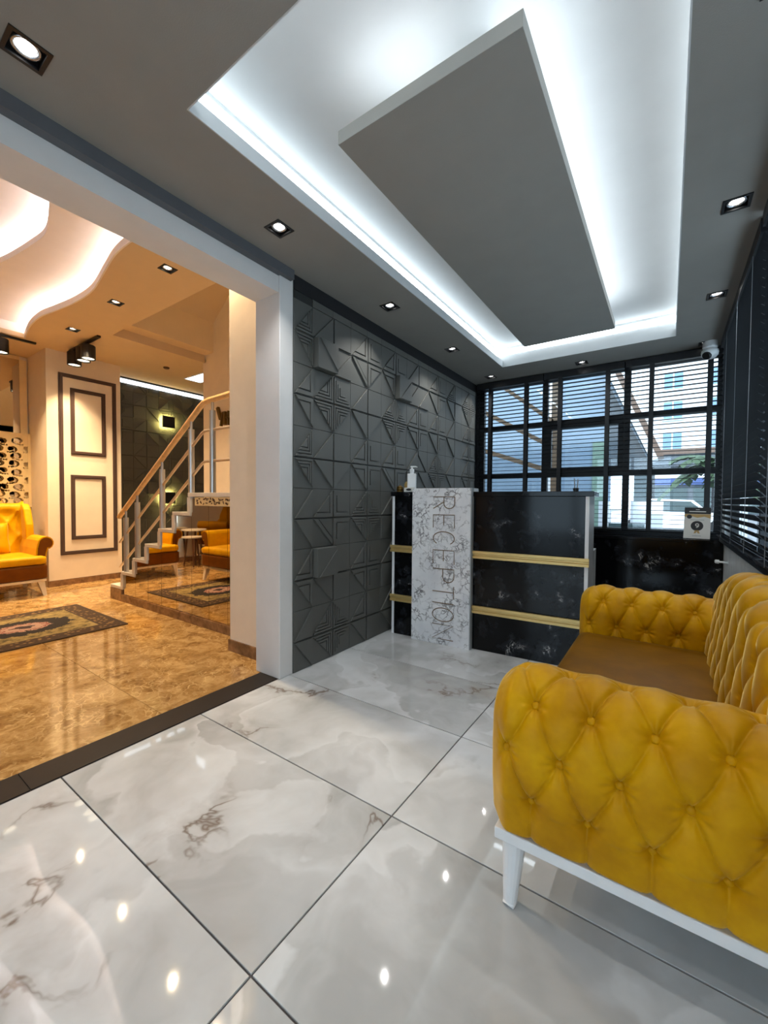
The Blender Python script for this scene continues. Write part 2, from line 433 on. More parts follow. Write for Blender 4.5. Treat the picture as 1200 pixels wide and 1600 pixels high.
PAT = ["C0 C3 D3 C0 D0 C0 D0 C1 D1 C0 D0 C3 D3 C0 D0 C1",
       "A0 A3 B3 A1 B0 A0 B0 A1 B1 A0 B0 A3 B3 A0 B0 A1",
       "C1 C0 D0 C1 D1 D0 C0 C3 D3 C0 D1 C1 D0 C0 D0 C3",
       "A1 X0 B0 A1 B1 A0 B0 A3 B3 A0 B1 A1 B0 A0 B0 A3",
       "C0 Cd D1 C3 D3 D0 C0 C1 D1 C0 D0 Cd D1 C3 D3 C0",
       "A0 A1 B1 A3 B3 A0 B0 A1 B1 A3 B3 A0 B0 A1 B1 A0",
       "C3 C0 D0 C1 D1 Cd D1 D0 C0 C3 D3 C0 D0 C1 D1 C0",
       "A3 A0 B0 A1 B1 A1 B1 A0 Bd A3 B3 A0 B0 A1 B1 A0",
       "C1 C3 D3 C0 D0 C3 D3 C1 D1 Cd D1 C0 D0 A1 B1 C1",
       "A1 A3 B3 A0 B0 A3 B3 A1 B1 A1 B1 A0 B0 A1 B1 A1",
       "C3 X0 A0 Cd D1 C1 X0 A0 A0 Cd D1 Cd D0 C3 D3 C0",
       "A3 A0 B0 A1 B1 A1 B1 A0 B0 A1 B1 A3 B0 A3 B3 A0"]
def relief_wall(parent, x, y_of, ncol, nrow, cut_first=0, pat=PAT):
    for r in range(nrow):
        row = pat[r % len(pat)].split()
        for c in range(ncol):
            code = row[c % len(row)]
            yc = y_of(c)
            o = link('relief_panel', RM['block'] if code[0] == 'X' else RM[code[1]], parent, (x, yc, .2*r+.1))
            if code[0] != 'X': o.rotation_euler = (ROT[code[0]], 0, 0)
            elif r == 10 and c == 1: o.rotation_euler = (PI/2, 0, 0)
            if cut_first and c == 0: o.scale = (1, cut_first, 1) if code[0] in 'AD' else (1, 1, cut_first)
relief_wall(wl, -1.972, lambda c: 1.906 if c == 0 else 1.989+.199*(c-1)+.0995, 15, 12, cut_first=.84)
tb = BX(0, .01, -.0985, .0985, -.024, .024).mesh('relief_top', 'panel_grey', bevel=.001, seg=1)
for c in range(1, 15): link('relief_panel', tb, wl, (-1.972, 1.989+.199*(c-1)+.0995, 2.426))
struct('trim_2', BX(-1.972, -1.966, 1.83, 4.84, 2.455, 2.544), 'gap_black', 'black shadow gap between relief wall and ceiling', 'trim')

# --- pillar, header and lounge-side jamb
struct('wall_pillar', BX(-2.2, -1.97, 1.714, 1.822, 0, 2.9), 'wall_white', 'narrow white plaster pillar beside the relief wall', 'pillar', bevel=.004)
struct('wall_header', BX(-2.2, -1.982, -2.2, 1.714, 2.388, 2.7), 'wall_white', 'white plaster header beam over the wide lounge opening', 'beam')
struct('trim_3', BX(-1.982, -1.935, -2.2, 1.80, 2.488, 2.60), 'band_grey', 'grey band between header beam and dropped ceiling', 'trim')
struct('wall_opening', BX(-2.2, -1.97, -2.2, -1.2, 0, 2.392), 'wall_white', 'white wall closing the lounge opening behind the viewer', 'wall')
jb = struct('wall_jamb', BX(-2.655, -2.2, 1.838, 2.0, 0, 4.6), 'lounge_paint', 'cream jamb wall between white pillar and stair mirrors', 'wall')
struct('baseboard_jamb', BX(-2.665, -2.2, 1.826, 1.838, 0, .085), 'brown_stone', 'short brown stone baseboard on the cream jamb', 'baseboard')

# --- right wall and far wall
rw = MB()
rw.box(XR, XR+.15, YB, 4.95, -.05, .80).box(XR, XR+.15, YB, .6, .80, 2.7).box(XR, XR+.15, 4.62, 4.95, .80, 2.7).box(XR, XR+.15, .6, 4.62, 2.54, 2.7)
struct('wall_right', rw, 'wall_white', 'pale wall with long dark window beside the mustard sofa', 'wall')
def stone_panel():
    t = NT('pale_stone'); c = t.coord(world=True)
    n1 = t.noise(c, 5, 5, .6, 1.2)
    t.l(t.ramp(n1.outputs[0], [(.3, srgb(206, 210, 210)), (.7, srgb(234, 237, 237))]), t.b.inputs['Base Color']); t.b.inputs['Roughness'].default_value = .3
stone_panel()
struct('trim_4', BX(XR-.012, XR, .6, 4.48, 0, .80), 'pale_stone', 'pale grey stone cladding below the right window', 'cladding')
struct('trim_5', BX(XR-.045, XR+.15, .58, 4.50, .80, .825), 'frame_black', 'black sill under the right window blinds', 'sill')
fwm = MB().box(-2.1, .56, 4.83, 4.98, -.05, .80).box(-2.1, -1.93, 4.83, 4.98, .8, 2.7).box(.41, .56, 4.83, 4.98, .8, 2.7).box(-1.93, .41, 4.83, 4.98, 2.52, 2.7)
struct('wall_far', fwm, 'frame_black', 'dark wall around the street window', 'wall')
# entrance behind the viewer
bw = MB().box(-2.2, -1.6, YB-.15, YB, -.05, 2.7).box(.1, .56, YB-.15, YB, -.05, 2.7).box(-1.6, .1, YB-.15, YB, 2.3, 2.7)
struct('wall_back', bw, 'wall_white', 'white wall around the entrance behind the viewer', 'wall')
d1 = thing('door_1', 'black framed glass entrance door behind the viewer', 'door', kind='structure')
dm = MB()
for a in (-1.6, -.78, .04): dm.box(a, a+.06, YB-.1, YB-.05, 0, 2.3)
dm.box(-1.54, .04, YB-.1, YB-.05, 2.24, 2.3).box(-1.54, .04, YB-.1, YB-.05, 0, .08)
dm.obj('door_frame', 'frame_black', d1)
BX(-1.54, -.78, YB-.08, YB-.07, .08, 2.24).obj('pane', 'glass_pane', d1); BX(-.72, .04, YB-.08, YB-.07, .08, 2.24).obj('pane', 'glass_pane', d1)

# --- dropped ceiling with light cove
HS = .047
DL = [(-1.709, .451), (-1.709, 1.483), (-1.709, 2.523), (-1.70, 3.56), (-1.70, 4.582), (-.757, 4.627), (.236, 2.579), (.243, 3.628), (.248, 4.66), (.236, 1.53), (.236, .48), (-1.709, -.58), (.236, -.57)]
OX0, OX1, OY0, OY1 = -1.475, .025, .848, 4.32
holes = [(OX0, OX1, OY0, OY1)]+[(x-HS, x+HS, y-HS, y+HS) for x, y in DL]
ce = struct('ceiling', cells(-1.972, .42, YB, 4.86, CZ, CZ+.06, holes), 'ceiling_paint', 'grey dropped ceiling with a rectangular light cove', 'ceiling')
CU = 2.78; CW = .10
cv = MB()
cv.box(OX0-CW, OX1+CW, OY0-CW, OY1+CW, CU, CU+.04)
cv.box(OX0-CW-.02, OX0-CW, OY0-CW-.02, OY1+CW+.02, CZ+.06, CU+.04).box(OX1+CW, OX1+CW+.02, OY0-CW-.02, OY1+CW+.02, CZ+.06, CU+.04)
cv.box(OX0-CW, OX1+CW, OY0-CW-.02, OY0-CW, CZ+.06, CU+.04).box(OX0-CW, OX1+CW, OY1+CW, OY1+CW+.02, CZ+.06, CU+.04)
struct('ceiling_cove', cv, 'cove_paint', 'white recessed ceiling glowing inside the cove', 'ceiling')
lip = MB()
e = .004
lip.box(OX0-.001, OX0+e, OY0, OY1, CZ-.001, CZ+.062).box(OX1-e, OX1+.001, OY0, OY1, CZ-.001, CZ+.062)
lip.box(OX0+e, OX1-e, OY0-.001, OY0+e, CZ-.001, CZ+.062).box(OX0+e, OX1-e, OY1-e, OY1+.001, CZ-.001, CZ+.062)
struct('trim_6', lip, 'cove_paint', 'white lip edging the ceiling light cove', 'trim')
led = thing('led_strip', 'cool white light strip running round the ceiling cove', 'light strip', (0, 0, CZ+.061))
q_ = CW-.001
for a in ((OX0-q_, OX0-q_+.006, OY0-.09, OY1+.09), (OX1+q_-.006, OX1+q_, OY0-.09, OY1+.09), (OX0-.09, OX1+.09, OY0-q_, OY0-q_+.006), (OX0-.09, OX1+.09, OY1+q_-.006, OY1+q_)):
    BX(a[0], a[1], a[2], a[3], .098, .148).obj('strip', 'led', led)
# floating centre panel
PX0, PX1, PY0, PY1 = -1.118, -.388, 1.272, 3.868
pn = thing('ceiling_panel', 'flat grey panel floating inside the glowing ceiling cove', 'ceiling panel', (0, 0, CZ))
BX(PX0, PX1, PY0, PY1, 0, .055).obj('board', 'ceiling_paint', pn, bevel=.002)
BX(PX0+.16, PX1-.16, PY0+.16, PY1-.16, .055, CU-CZ).obj('hanger_box', 'cove_paint', pn)
for a in ((PX1-.065, PX1-.05, PY0+.06, PY1-.06), (PX0+.06, PX0+.42, PY0+.05, PY0+.065), (PX0+.08, PX1-.08, PY1-.065, PY1-.05)):
    BX(a[0], a[1], a[2], a[3], .055, .063).obj('strip', 'led_panel', pn)

# --- recessed downlights
def downlight_parts(cool):
    fr = MB(); h = HS+.008; q = HS-.004
    for a in ((-h, h, -h, -q), (-h, h, q, h), (-h, -q, -q, q), (q, h, -q, q)): fr.box(a[0], a[1], a[2], a[3], -.004, .0)
    hs = MB(); t = .002
    hs.box(-q, q, -q, q, .055, .058); hs.box(-q-t, -q, -q, q, 0, .058).box(q, q+t, -q, q, 0, .058).box(-q, q, -q-t, -q, 0, .058).box(-q, q, q, q+t, 0, .058)
    rg = MB().lathe([(.031, .006), (.038, .004), (.040, .010), (.036, .030), (.031, .030), (.029, .012), (.031, .006)], n=24, caps=False)
    ln = MB().lathe([(.001, .010), (.018, .011), (.0275, .014), (.0275, .022), (.001, .024)], n=24)
    chip = MB().lathe([(.001, .0065), (.007, .0065), (.009, .0075), (.009, .0098), (.001, .0098)], n=16)
    sfx = 'cool' if cool else 'warm'
    return [('frame', fr.mesh('frame', 'metal_black')), ('housing', hs.mesh('housing', 'metal_black')), ('reflector', rg.mesh('reflector', 'silver', smooth=True)), ('lens', ln.mesh('lens', 'lens_'+sfx)), ('led_chip', chip.mesh('led_chip', 'chip_'+sfx))]
DPC, DPW = downlight_parts(True), downlight_parts(False)
def downlight(x, y, z, label, group, watt, warm=False, col=(1, .975, .945), spread=2.0):
    t = thing('downlight', label, 'downlight', (x, y, z), group=group)
    for n, me in (DPW if warm else DPC): link(n, me, t)
    ld = bpy.data.lights.new('downlight_lamp', 'SPOT'); ld.energy = watt; ld.color = col; ld.spot_size = spread; ld.spot_blend = .8; ld.shadow_soft_size = .007
    lo = link('lamp', ld, t, (0, 0, -.012))
    return t
LBL = ['square recessed downlight nearest the top left corner of the reception ceiling', 'square recessed downlight above the white pillar', 'square downlight over the middle of the relief wall',
 'square downlight over the reception desk by the relief wall', 'downlight in the corner of relief wall and street window', 'downlight over the middle of the street window',
 'right hand row downlight nearest the viewer', 'middle downlight of the right hand row', 'downlight just beside the white security camera',
 'right row downlight above the sofa, outside the view', 'right row downlight beside the viewer', 'left row downlight added behind the viewer for its light', 'right row downlight added behind the viewer for its light']  # last two are added out of view only for their light
for (x, y), lb in zip(DL, LBL): downlight(x, y, CZ, lb, 'recessed downlights of the reception ceiling', DOWN)

# --- windows
def window_unit(name, label, box_fn, cols, rows, sash=None):
    """cols/rows: list of opening edges; box_fn(a0,a1,b0,b1,d0,d1) places a box along the wall"""
    wn = thing(name, label, 'window', kind='structure')
    fr = MB(); W = .03
    a0, a1 = cols[0], cols[-1]; b0, b1 = rows[0], rows[-1]
    for c in cols: box_fn(fr, c-W, c+W, b0-W, b1+W, 0, .05)
    for r in rows:
        for i in range(len(cols)-1): box_fn(fr, cols[i]+W, cols[i+1]-W, r-W, r+W, 0, .05)
    fr.obj('window_frame', 'frame_black', wn)
    if sash:
        i, j = sash; sf = MB(); c0, c1, r0, r1 = cols[i]+W, cols[i+1]-W, rows[j]+W, rows[j+1]-W; k = .045
        for q in ((c0, c1, r0, r0+k), (c0, c1, r1-k, r1), (c0, c0+k, r0+k, r1-k), (c1-k, c1, r0+k, r1-k)): box_fn(sf, q[0], q[1], q[2], q[3], -.012, .04)
        sf.obj('sash', 'frame_black', wn)
    for i in range(len(cols)-1):
        for j in range(len(rows)-1):
            p = MB(); box_fn(p, cols[i]+W, cols[i+1]-W, rows[j]+W, rows[j+1]-W, .022, .027); p.obj('pane', 'glass_pane', wn)
    return wn
def far_box(mb, a0, a1, b0, b1, d0, d1): mb.box(a0, a1, 4.85+d0, 4.85+d1, b0, b1)
def right_box(mb, a0, a1, b0, b1, d0, d1): mb.box(XR+.04+d0, XR+.04+d1, a0, a1, b0, b1)
window_unit('window_1', 'black framed street window of nine panes behind the reception', far_box, [-1.90, -1.16, -.362, .38], [.83, 1.425, 1.995, 2.49], sash=(1, 1))
window_unit('window_2', 'long black framed side window behind the sofa', right_box, [.63, 1.95, 3.27, 4.59], [.83, 1.425, 1.995, 2.47])
# venetian blinds
ZS = [.872+.0437*i for i in range(37)]
def blind(label, group, along_x, c0, c1, d, tapes, slat_mesh, tilt=0.0, cord='frame_black', cw=.02):
    b = thing('venetian_blind', label, 'blind', (0, 0, 0), group=group)
    for z in ZS:
        o = link('slat', slat_mesh, b, ((c0+c1)/2, d, z) if along_x else (d, (c0+c1)/2, z))
        if tilt: o.rotation_euler = (tilt, 0, 0) if along_x else (0, tilt, 0)
    hr, br, = MB(), MB()
    if along_x:
        hr.box(c0, c1, d-.03, d+.03, 2.465, 2.535); br.box(c0, c1, d-.025, d+.025, .838, .85)
    else:
        hr.box(d-.03, d+.03, c0, c1, 2.465, 2.535); br.box(d-.025, d+.025, c0, c1, .838, .85)
    hr.obj('headrail', 'frame_black', b); br.obj('bottom_rail', 'slat_black', b)
    for t in tapes:
        for s in (-1, 1):
            tm = MB()
            if along_x: tm.box(t-cw, t+cw, d+s*.028-.001, d+s*.028+.001, .845, 2.465)
            else: tm.box(d+s*.028-.001, d+s*.028+.001, t-cw, t+cw, .845, 2.465)
            tm.obj('ladder_tape', cord, b)
    return b
def slat(along_x, L):
    # slightly crowned slat
    mb = MB(); pr = [(-.025, 0), (0, .0022), (.025, 0), (.025, -.0022), (0, 0), (-.025, -.0022)]
    fn = (lambda p, q, h: (h, p, q)) if along_x else (lambda p, q, h: (p, h, q))
    return mb.prism(pr, -L/2, L/2, fn).mesh('slat', 'slat_black')
SF = slat(True, .77); SR = slat(False, 1.85)
blind('black venetian blind on the third of street window next to relief wall', 'black slat blinds', True, -1.935, -1.165, 4.79, (-1.772, -1.352), SF)
blind('black venetian blind in the middle of the street window', 'black slat blinds', True, -1.157, -.387, 4.79, (-.99, -.533), SF)
blind('black venetian blind on the right third of street window behind the emblem card', 'black slat blinds', True, -.377, .393, 4.79, (-.155, .293), SF)
blind('black venetian blind hanging on the right wall at its far end', 'black slat blinds', False, 2.76, 4.61, .378, (3.0, 3.6, 4.2), SR, .8, 'cord_grey', .004)
blind('black venetian blind on the right wall beside the sofa back', 'black slat blinds', False, .86, 2.71, .378, (1.1, 1.75, 2.4), SR, .8, 'cord_grey', .004)
# black marble bench under the street window
bn = thing('window_bench', 'black marble clad low bench under the street window', 'bench', (-.76, 4.65, 0))
bx = MB()
BX(-1.19, 1.155, -.14, .175, 0, .775).obj('body', 'black_marble', bn, bevel=.003)
BX(-1.19, 1.155, -.155, .175, .775, .80).obj('top_slab', 'black_marble', bn, bevel=.003)
# ================================================================== RECEPTION DESK
dk = thing('reception_desk', 'black marble reception desk with gold bars and white marble name panel', 'desk', (-1.2, 2.93, 0), math.radians(3.5))
DX0, DX1 = -.712, .778
for a, b in ((DX0+.022, -.50), (-.010, DX1-.022)):
    for z0, z1 in ((.0, .277), (.34, .692), (.752, 1.16)):
        BX(a, b, 0, .022, z0, z1).obj('front_panel', 'black_marble', dk, bevel=.0015, seg=1)
for x in (DX0, DX1-.022):
    BX(x, x+.022, -.002, .02, 0, 1.16).obj('edge_strip', 'white_paint', dk)
for a, b in ((DX0-.012, -.502), (-.012, DX1+.006)):
    for z0 in (.277, .692):
        mb = MB()
        pr = [(0, .002), (-.016, .002), (-.016, .020), (-.009, .024), (-.009, .034), (-.018, .038), (-.018, .058), (0, .058)]
        mb.prism([(p, q+z0) for p, q in pr], a, b, lambda p, q, h: (h, p, q)).obj('gold_bar', 'gold', dk)
BX(DX0, DX0+.022, .02, .42, 0, 1.16).obj('side_panel', 'grey_panel', dk)
BX(DX1-.022, DX1, .02, .42, 0, 1.16).obj('side_panel', 'grey_panel', dk)
BX(DX1-.020, DX1+.004, .42, .62, 0, .76).obj('return_panel', 'grey_panel', dk)
BX(DX0, DX1, .10, .66, .72, .75).obj('worktop', 'grey_panel', dk)
BX(DX0+.022, DX1-.022, .022, .05, 0, 1.16).obj('core_board', 'card_black', dk)
BX(DX0-.012, DX1+.028, -.012, .44, 1.16, 1.195).obj('counter_top', 'black_marble', dk, bevel=.003)
nm = MB().box(-.50, -.012, -.048, -.012, 0, 1.222).obj('name_panel', 'white_marble', dk, bevel=.002)
BX(-.50, -.012, -.012, .13, 1.195, 1.222).obj('panel_cap', 'white_marble', dk, bevel=.002)
BX(-.012, -.004, -.046, .0, 0, 1.222).obj('panel_edge', 'grey_panel', dk)
# RECEPTION, letters turned a quarter turn clockwise: a runs down the panel, b runs to the right
def arc(cx, cy, rx, ry, a0, a1, n=14): return [(cx+rx*math.cos(math.radians(a0+(a1-a0)*i/n)), cy+ry*math.sin(math.radians(a0+(a1-a0)*i/n))) for i in range(n+1)]
GL = {'R': [[(0, 0), (0, 1)], [(0, 1), (.5, 1)]+arc(.55, .75, .40, .25, 80, -80, 8)+[(.5, .5), (0, .5)], [(.4, .5), (.95, 0)]],
      'E': [[(1, 0), (0, 0), (0, 1), (1, 1)], [(0, .5), (.8, .5)]],
      'C': [arc(.5, .5, .5, .5, 40, 320, 22)],
      'P': [[(0, 0), (0, 1), (.5, 1)]+arc(.55, .74, .42, .26, 80, -80, 8)+[(.5, .48), (0, .48)]],
      'T': [[(.5, 0), (.5, 1)], [(0, 1), (1, 1)]],
      'I': [[(.5, 0), (.5, 1)]],
      'O': [arc(.5, .5, .5, .5, 0, 360, 28)],
      'N': [[(0, 0), (0, 1), (1, 0), (1, 1)]]}
for ch, z1, z0 in (('R', 1.155, 1.06), ('E', 1.015, .915), ('C', .885, .78), ('E', .74, .635), ('P', .595, .49), ('T', .465, .37), ('I', .345, .31), ('O', .29, .185), ('N', .16, .045)):
    mb = MB()
    for st in GL[ch]:
        pts = [(-.314+.176*b, -.0485, z1-(z1-z0)*a) for a, b in st]
        mb.tube(pts, .0036, 6)
    mb.obj('letter', 'bronze', nm)

def on_desk(lx, ly):
    c, s = math.cos(math.radians(3.5)), math.sin(math.radians(3.5)); return (-1.2+lx*c-ly*s, 2.93+lx*s+ly*c, 1.1962)
# soap dispenser
bt = thing('soap_dispenser', 'white square pump bottle standing on the reception desk', 'bottle', on_desk(-.578, .09), .5)
BX(-.037, .037, -.037, .037, 0, .155).obj('bottle', 'white_plastic', bt, bevel=.007, seg=3)
MB().lathe([(.016, .155), (.016, .172), (.019, .172), (.019, .192), (.008, .196), (.007, .208)], n=16).obj('collar', 'white_plastic', bt, smooth=False)
pm = MB().box(-.011, .011, -.011, .011, .208, .219).tube([(0, 0, .213), (.03, -.01, .213), (.046, -.015, .207)], [.007, .006, .004], 8); pm.obj('pump_head', 'white_plastic', bt)
cd_ = thing('logo_card_holder', 'small white card holder with a black oval mark in front of the pump bottle', 'card holder', on_desk(-.566, .018), .06)
BX(-.045, .045, -.006, .02, 0, .036).obj('holder', 'card_white', cd_, bevel=.002)
ov = MB().prism([(.024*math.cos(2*PI*i/20), .019+.009*math.sin(2*PI*i/20)) for i in range(20)], -.0075, -.006, lambda p, q, h: (p, h, q)); ov.obj('oval_mark', 'card_black', cd_)
be = thing('desk_bell', 'small gold desk bell at the left end of the desk', 'bell', on_desk(-.675, .06))
MB().lathe([(.03, 0), (.03, .008), (.026, .01), (.026, .016), (.031, .018), (.031, .026), (.027, .028), (.03, .034), (.026, .044), (.012, .052), (.004, .054), (.004, .062)], n=20).obj('bell_body', 'gold_dark', be, smooth=True)
go = thing('gold_ornament', 'gold oval ornament on a stem between bell and pump bottle', 'ornament', on_desk(-.635, .10))
MB().lathe([(.018, 0), (.018, .006), (.004, .01), (.004, .03)], n=14).obj('stem', 'metal_black', go)
MB().prism([((.015+.004*math.cos(4*PI*i/18))*math.cos(2*PI*i/18), .058+.032*math.sin(2*PI*i/18)) for i in range(18)], -.006, .006, lambda p, q, h: (p, h, q)).obj('oval_plate', 'gold', go, bevel=.003)
pc = thing('pen_pot', 'little dark pot with two grey pens on the desk', 'pen pot', on_desk(.66, .33))
MB().lathe([(.018, 0), (.02, .03), (.018, .03), (.016, .004)], n=14).obj('pot', 'metal_black', pc)
MB().tube([(-.006, 0, .004), (-.012, 0, .10)], .004, 6).obj('pen', 'grey_panel', pc); MB().tube([(.007, 0, .004), (.012, .004, .095)], .004, 6).obj('pen', 'grey_panel', pc)

# emblem card on the bench
ec = thing('emblem_card', 'white emblem card with black round seal leaning on the bench', 'sign', (.215, 4.585, .802), -.12)
def lean(p, q, h):   # p across, q up the card, h out of it (towards the room)
    a = math.radians(14); return (p, q*math.sin(a)-h*math.cos(a), q*math.cos(a)+h*math.sin(a)+.003)
def plate(name, mat, pts, h0, h1, par, bevel=0): return MB().prism(pts, h0, h1, lean).obj(name, mat, par, bevel=bevel)
R4 = lambda a, b, c, d: [(a, c), (b, c), (b, d), (a, d)]
brd = plate('board', 'card_white', R4(-.095, .095, 0, .285), -.005, 0, ec)
plate('header_band', 'card_black', R4(-.095, .095, .225, .285), 0, .001, ec)
plate('gold_wave', 'card_gold', [(-.095, .195), (-.05, .205), (0, .19), (.05, .20), (.095, .185), (.095, .223), (-.095, .223)], 0, .0008, ec)
plate('ring_badge', 'card_black', [(-.058+.019*math.cos(2*PI*i/16), .198+.019*math.sin(2*PI*i/16)) for i in range(16)], .0008, .0014, ec)
seal = plate('round_seal', 'card_black', [(.045*math.cos(2*PI*i/28), .115+.045*math.sin(2*PI*i/28)) for i in range(28)], 0, .0012, ec)
n9 = MB()
p9 = [(0.001+.011*math.cos(a), .124+.011*math.sin(a)) for a in [2*PI*i/16 for i in range(17)]]
n9.tube([lean(p, q, .002) for p, q in p9], .004, 6); n9.tube([lean(*q, .002) for q in ((.012, .124), (.011, .112), (.003, .102), (-.006, .099))], .004, 6)
n9.obj('seal_mark', 'card_white', seal)
plate('ribbon', 'card_gold', [(-.018, .06), (.018, .06), (.014, .078), (-.014, .078)], 0, .0012, ec)
plate('ribbon', 'card_gold', [(-.022, .045), (-.004, .05), (-.002, .066), (-.016, .066)], .0, .001, ec); plate('ribbon', 'card_gold', [(.022, .045), (.004, .05), (.002, .066), (.016, .066)], .0, .001, ec)
plate('print_line', 'card_white', R4(-.06, .06, .242, .250), .001, .0014, ec); plate('print_line', 'card_white', R4(-.014, .014, .262, .267), .001, .0014, ec)
plate('print_line', 'grey_panel', R4(-.032, .032, .022, .026), 0, .0006, ec); plate('print_line', 'grey_panel', R4(-.05, .05, .168, .172), 0, .0006, ec)
MB().prism([(-.06, 0), (.06, 0), (.06, .12), (-.06, .12)], -.012, -.006, lean).obj('easel_back', 'card_black', ec)

# security camera
sc_ = thing('security_camera', 'white dome security camera under the ceiling corner', 'camera', (.275, 4.64, CZ))
MB().lathe([(.052, 0), (.056, -.05), (.05, -.058), (.05, -.066)], n=24).obj('mount', 'white_plastic', sc_)
ball = MB().lathe([(.01, -.056), (.045, -.06), (.060, -.075), (.064, -.095), (.060, -.118), (.045, -.138), (.02, -.150), (.002, -.152)], n=24).obj('ball_housing', 'white_plastic', sc_, smooth=True)
d = Vector((-.45, -.72, -.53)).normalized(); c0 = Vector((0, 0, -.10))
MB().tube([c0+d*.045, c0+d*.062, c0+d*.068], [.036, .034, .028], 20).obj('lens_window', 'metal_black', ball)

# white peg on the pale stone wall
pg = thing('wall_peg', 'white round headed peg sticking out of the pale stone wall', 'peg', (XR-.012, 4.16, .655))
MB().tube([(0, 0, 0), (-.004, 0, 0), (-.0041, 0, 0), (-.055, 0, .004), (-.056, 0, .004), (-.078, 0, .006), (-.083, 0, .006)], [.018, .018, .008, .008, .015, .015, .010], 14).obj('rod', 'white_plastic', pg)

# ================================================================== SOFA
sf = thing('tufted_sofa', 'mustard velvet button tufted sofa on white tapered legs', 'sofa', (0, 1.88, 0))
def tuft(s, t, dx, dz, amp, below=True, tmin=0.0, tmax=9.0):
    """button tufting: buttons at s=dx*(i+j/2), t=dz*j; plain pleats under the lowest row, smooth above tmax"""
    def crease(x, w_): return 1-math.exp(-abs(x)/w_)
    if t < tmin and below:
        d = abs((s/dx+.5) % 1-.5)*dx
        dip = math.exp(-(d*d+(t-tmin)**2)/(.020**2))
        return amp*(.50+.34*crease(d, .007))-.016*dip+amp*.14*math.sin(PI*(s/dx % 1))
    a, b = s/dx+t/(2*dz), s/dx-t/(2*dz)
    ha, hb = abs((a+.5) % 1-.5), abs((b+.5) % 1-.5)
    pil_ = (math.sin(PI*(a % 1))*math.sin(PI*(b % 1)))
    top = max(0, min(1, (t-tmax)/.035)) if t > tmax else 0
    h = .46+.38*crease(ha, .045)*crease(hb, .045)+.26*abs(pil_)
    j = round(t/dz); best = 9
    for jj in (j-1, j, j+1):
        if dz*jj > tmax+.01: continue
        i = round(s/dx-jj/2); ds, dt = s-dx*(i+jj/2), t-dz*jj; q = math.hypot(ds, dt)
        if q < best: best = q; ang = math.atan2(dt, ds)
    if best < .2: h += .10*math.sin(9*ang+s*3)*math.exp(-((best-.022)/.018)**2)
    if top > 0: h = h*(1-top)+.92*top
    return amp*h-.017*math.exp(-(best/.019)**2)-.006*math.exp(-(best/.045)**2)
BTN = MB().lathe([(.0005, .0075), (.006, .007), (.0105, .004), (.0115, 0), (.008, -.006), (.0005, -.007)], n=14).mesh('button', 'velvet_mustard', smooth=True)
def path_sampler(pts):
    L = [0]
    for i in range(1, len(pts)): L.append(L[-1]+math.dist(pts[i], pts[i-1]))
    def at(t):
        t = max(0, min(L[-1], t)); i = 1
        while i < len(L)-1 and L[i] < t: i += 1
        f = (t-L[i-1])/max(1e-9, L[i]-L[i-1]); p = [pts[i-1][k]+(pts[i][k]-pts[i-1][k])*f for k in (0, 1)]
        return p
    def nrm(t):
        p, q = at(t-.012), at(t+.012); dx_, dz_ = q[0]-p[0], q[1]-p[1]; l = math.hypot(dx_, dz_) or 1
        return (-dz_/l, dx_/l)
    return at, nrm, L[-1]
AX0, AX1 = -.392, .30
def sofa_arm(name, sign, ycen):
    """sign -1: near arm, outer face towards -y. local y is measured from the arm centre"""
    R_ = .118
    pts = [(-.084, .236), (-.104, .262), (-.118, .36), (-.121, .46), (-.118, .52)]
    pts += [(-R_*math.cos(PI*i/16), .52+R_*math.sin(PI*i/16)) for i in range(1, 17)]
    pts += [(.118, .44), (.116, .34), (.110, .25)]
    at, nrm, LT = path_sampler(pts)
    # arc length where z first reaches .345 (lowest button row)
    t0 = next(k*.002 for k in range(400) if at(k*.002)[1] >= .345)
    DXs, DZs = .131, .126; S0 = -.273
    NU, NV = 210, 210
    def fn(u, v):
        t = u*LT; e = v*(AX1-AX0); x = AX0+e
        p = at(t); n = nrm(t); R2 = .055
        inset = R2-math.sqrt(max(0, R2*R2-max(0, R2-e)**2)) if e < R2 else 0
        f = max(0, min(1, (e-.012)/.05)); f = f*f*(3-2*f)
        edge = min(1, min(t, LT-t)/.03)
        h = tuft(x-S0, t-t0, DXs, DZs, .026, True, 0.0, DZs*3)*f*edge - inset
        return (x, sign*-1*(p[0]+n[0]*h)+ycen-1.88, p[1]+n[1]*h)
    mb = MB().grid(fn, NU, NV); W = NV+1
    mb.f.append(tuple(i*W for i in range(NU+1)))
    o = mb.obj(name, 'velvet_mustard', sf, smooth=True)
    j = -0
    for j in range(0, 4):
        t = t0+DZs*j
        if t > LT-.05: break
        for i in range(-3, 6):
            x = S0+DXs*(i+j/2)
            if x < AX0+.03 or x > AX1-.02: continue
            p = at(t); n = nrm(t); h = -.006
            b = link('button', BTN, o, (x, sign*-1*(p[0]+n[0]*h)+ycen-1.88, p[1]+n[1]*h))
            nv = Vector((0, sign*-1*n[0], n[1])); b.rotation_euler = nv.to_track_quat('Z', 'Y').to_euler()
    return o
sofa_arm('armrest', -1, 1.190)
# far arm shows its inner face: flip the profile so that the button rows face the seat
def sofa_arm_far():
    return sofa_arm('armrest', -1, 2.565)
sofa_arm_far()
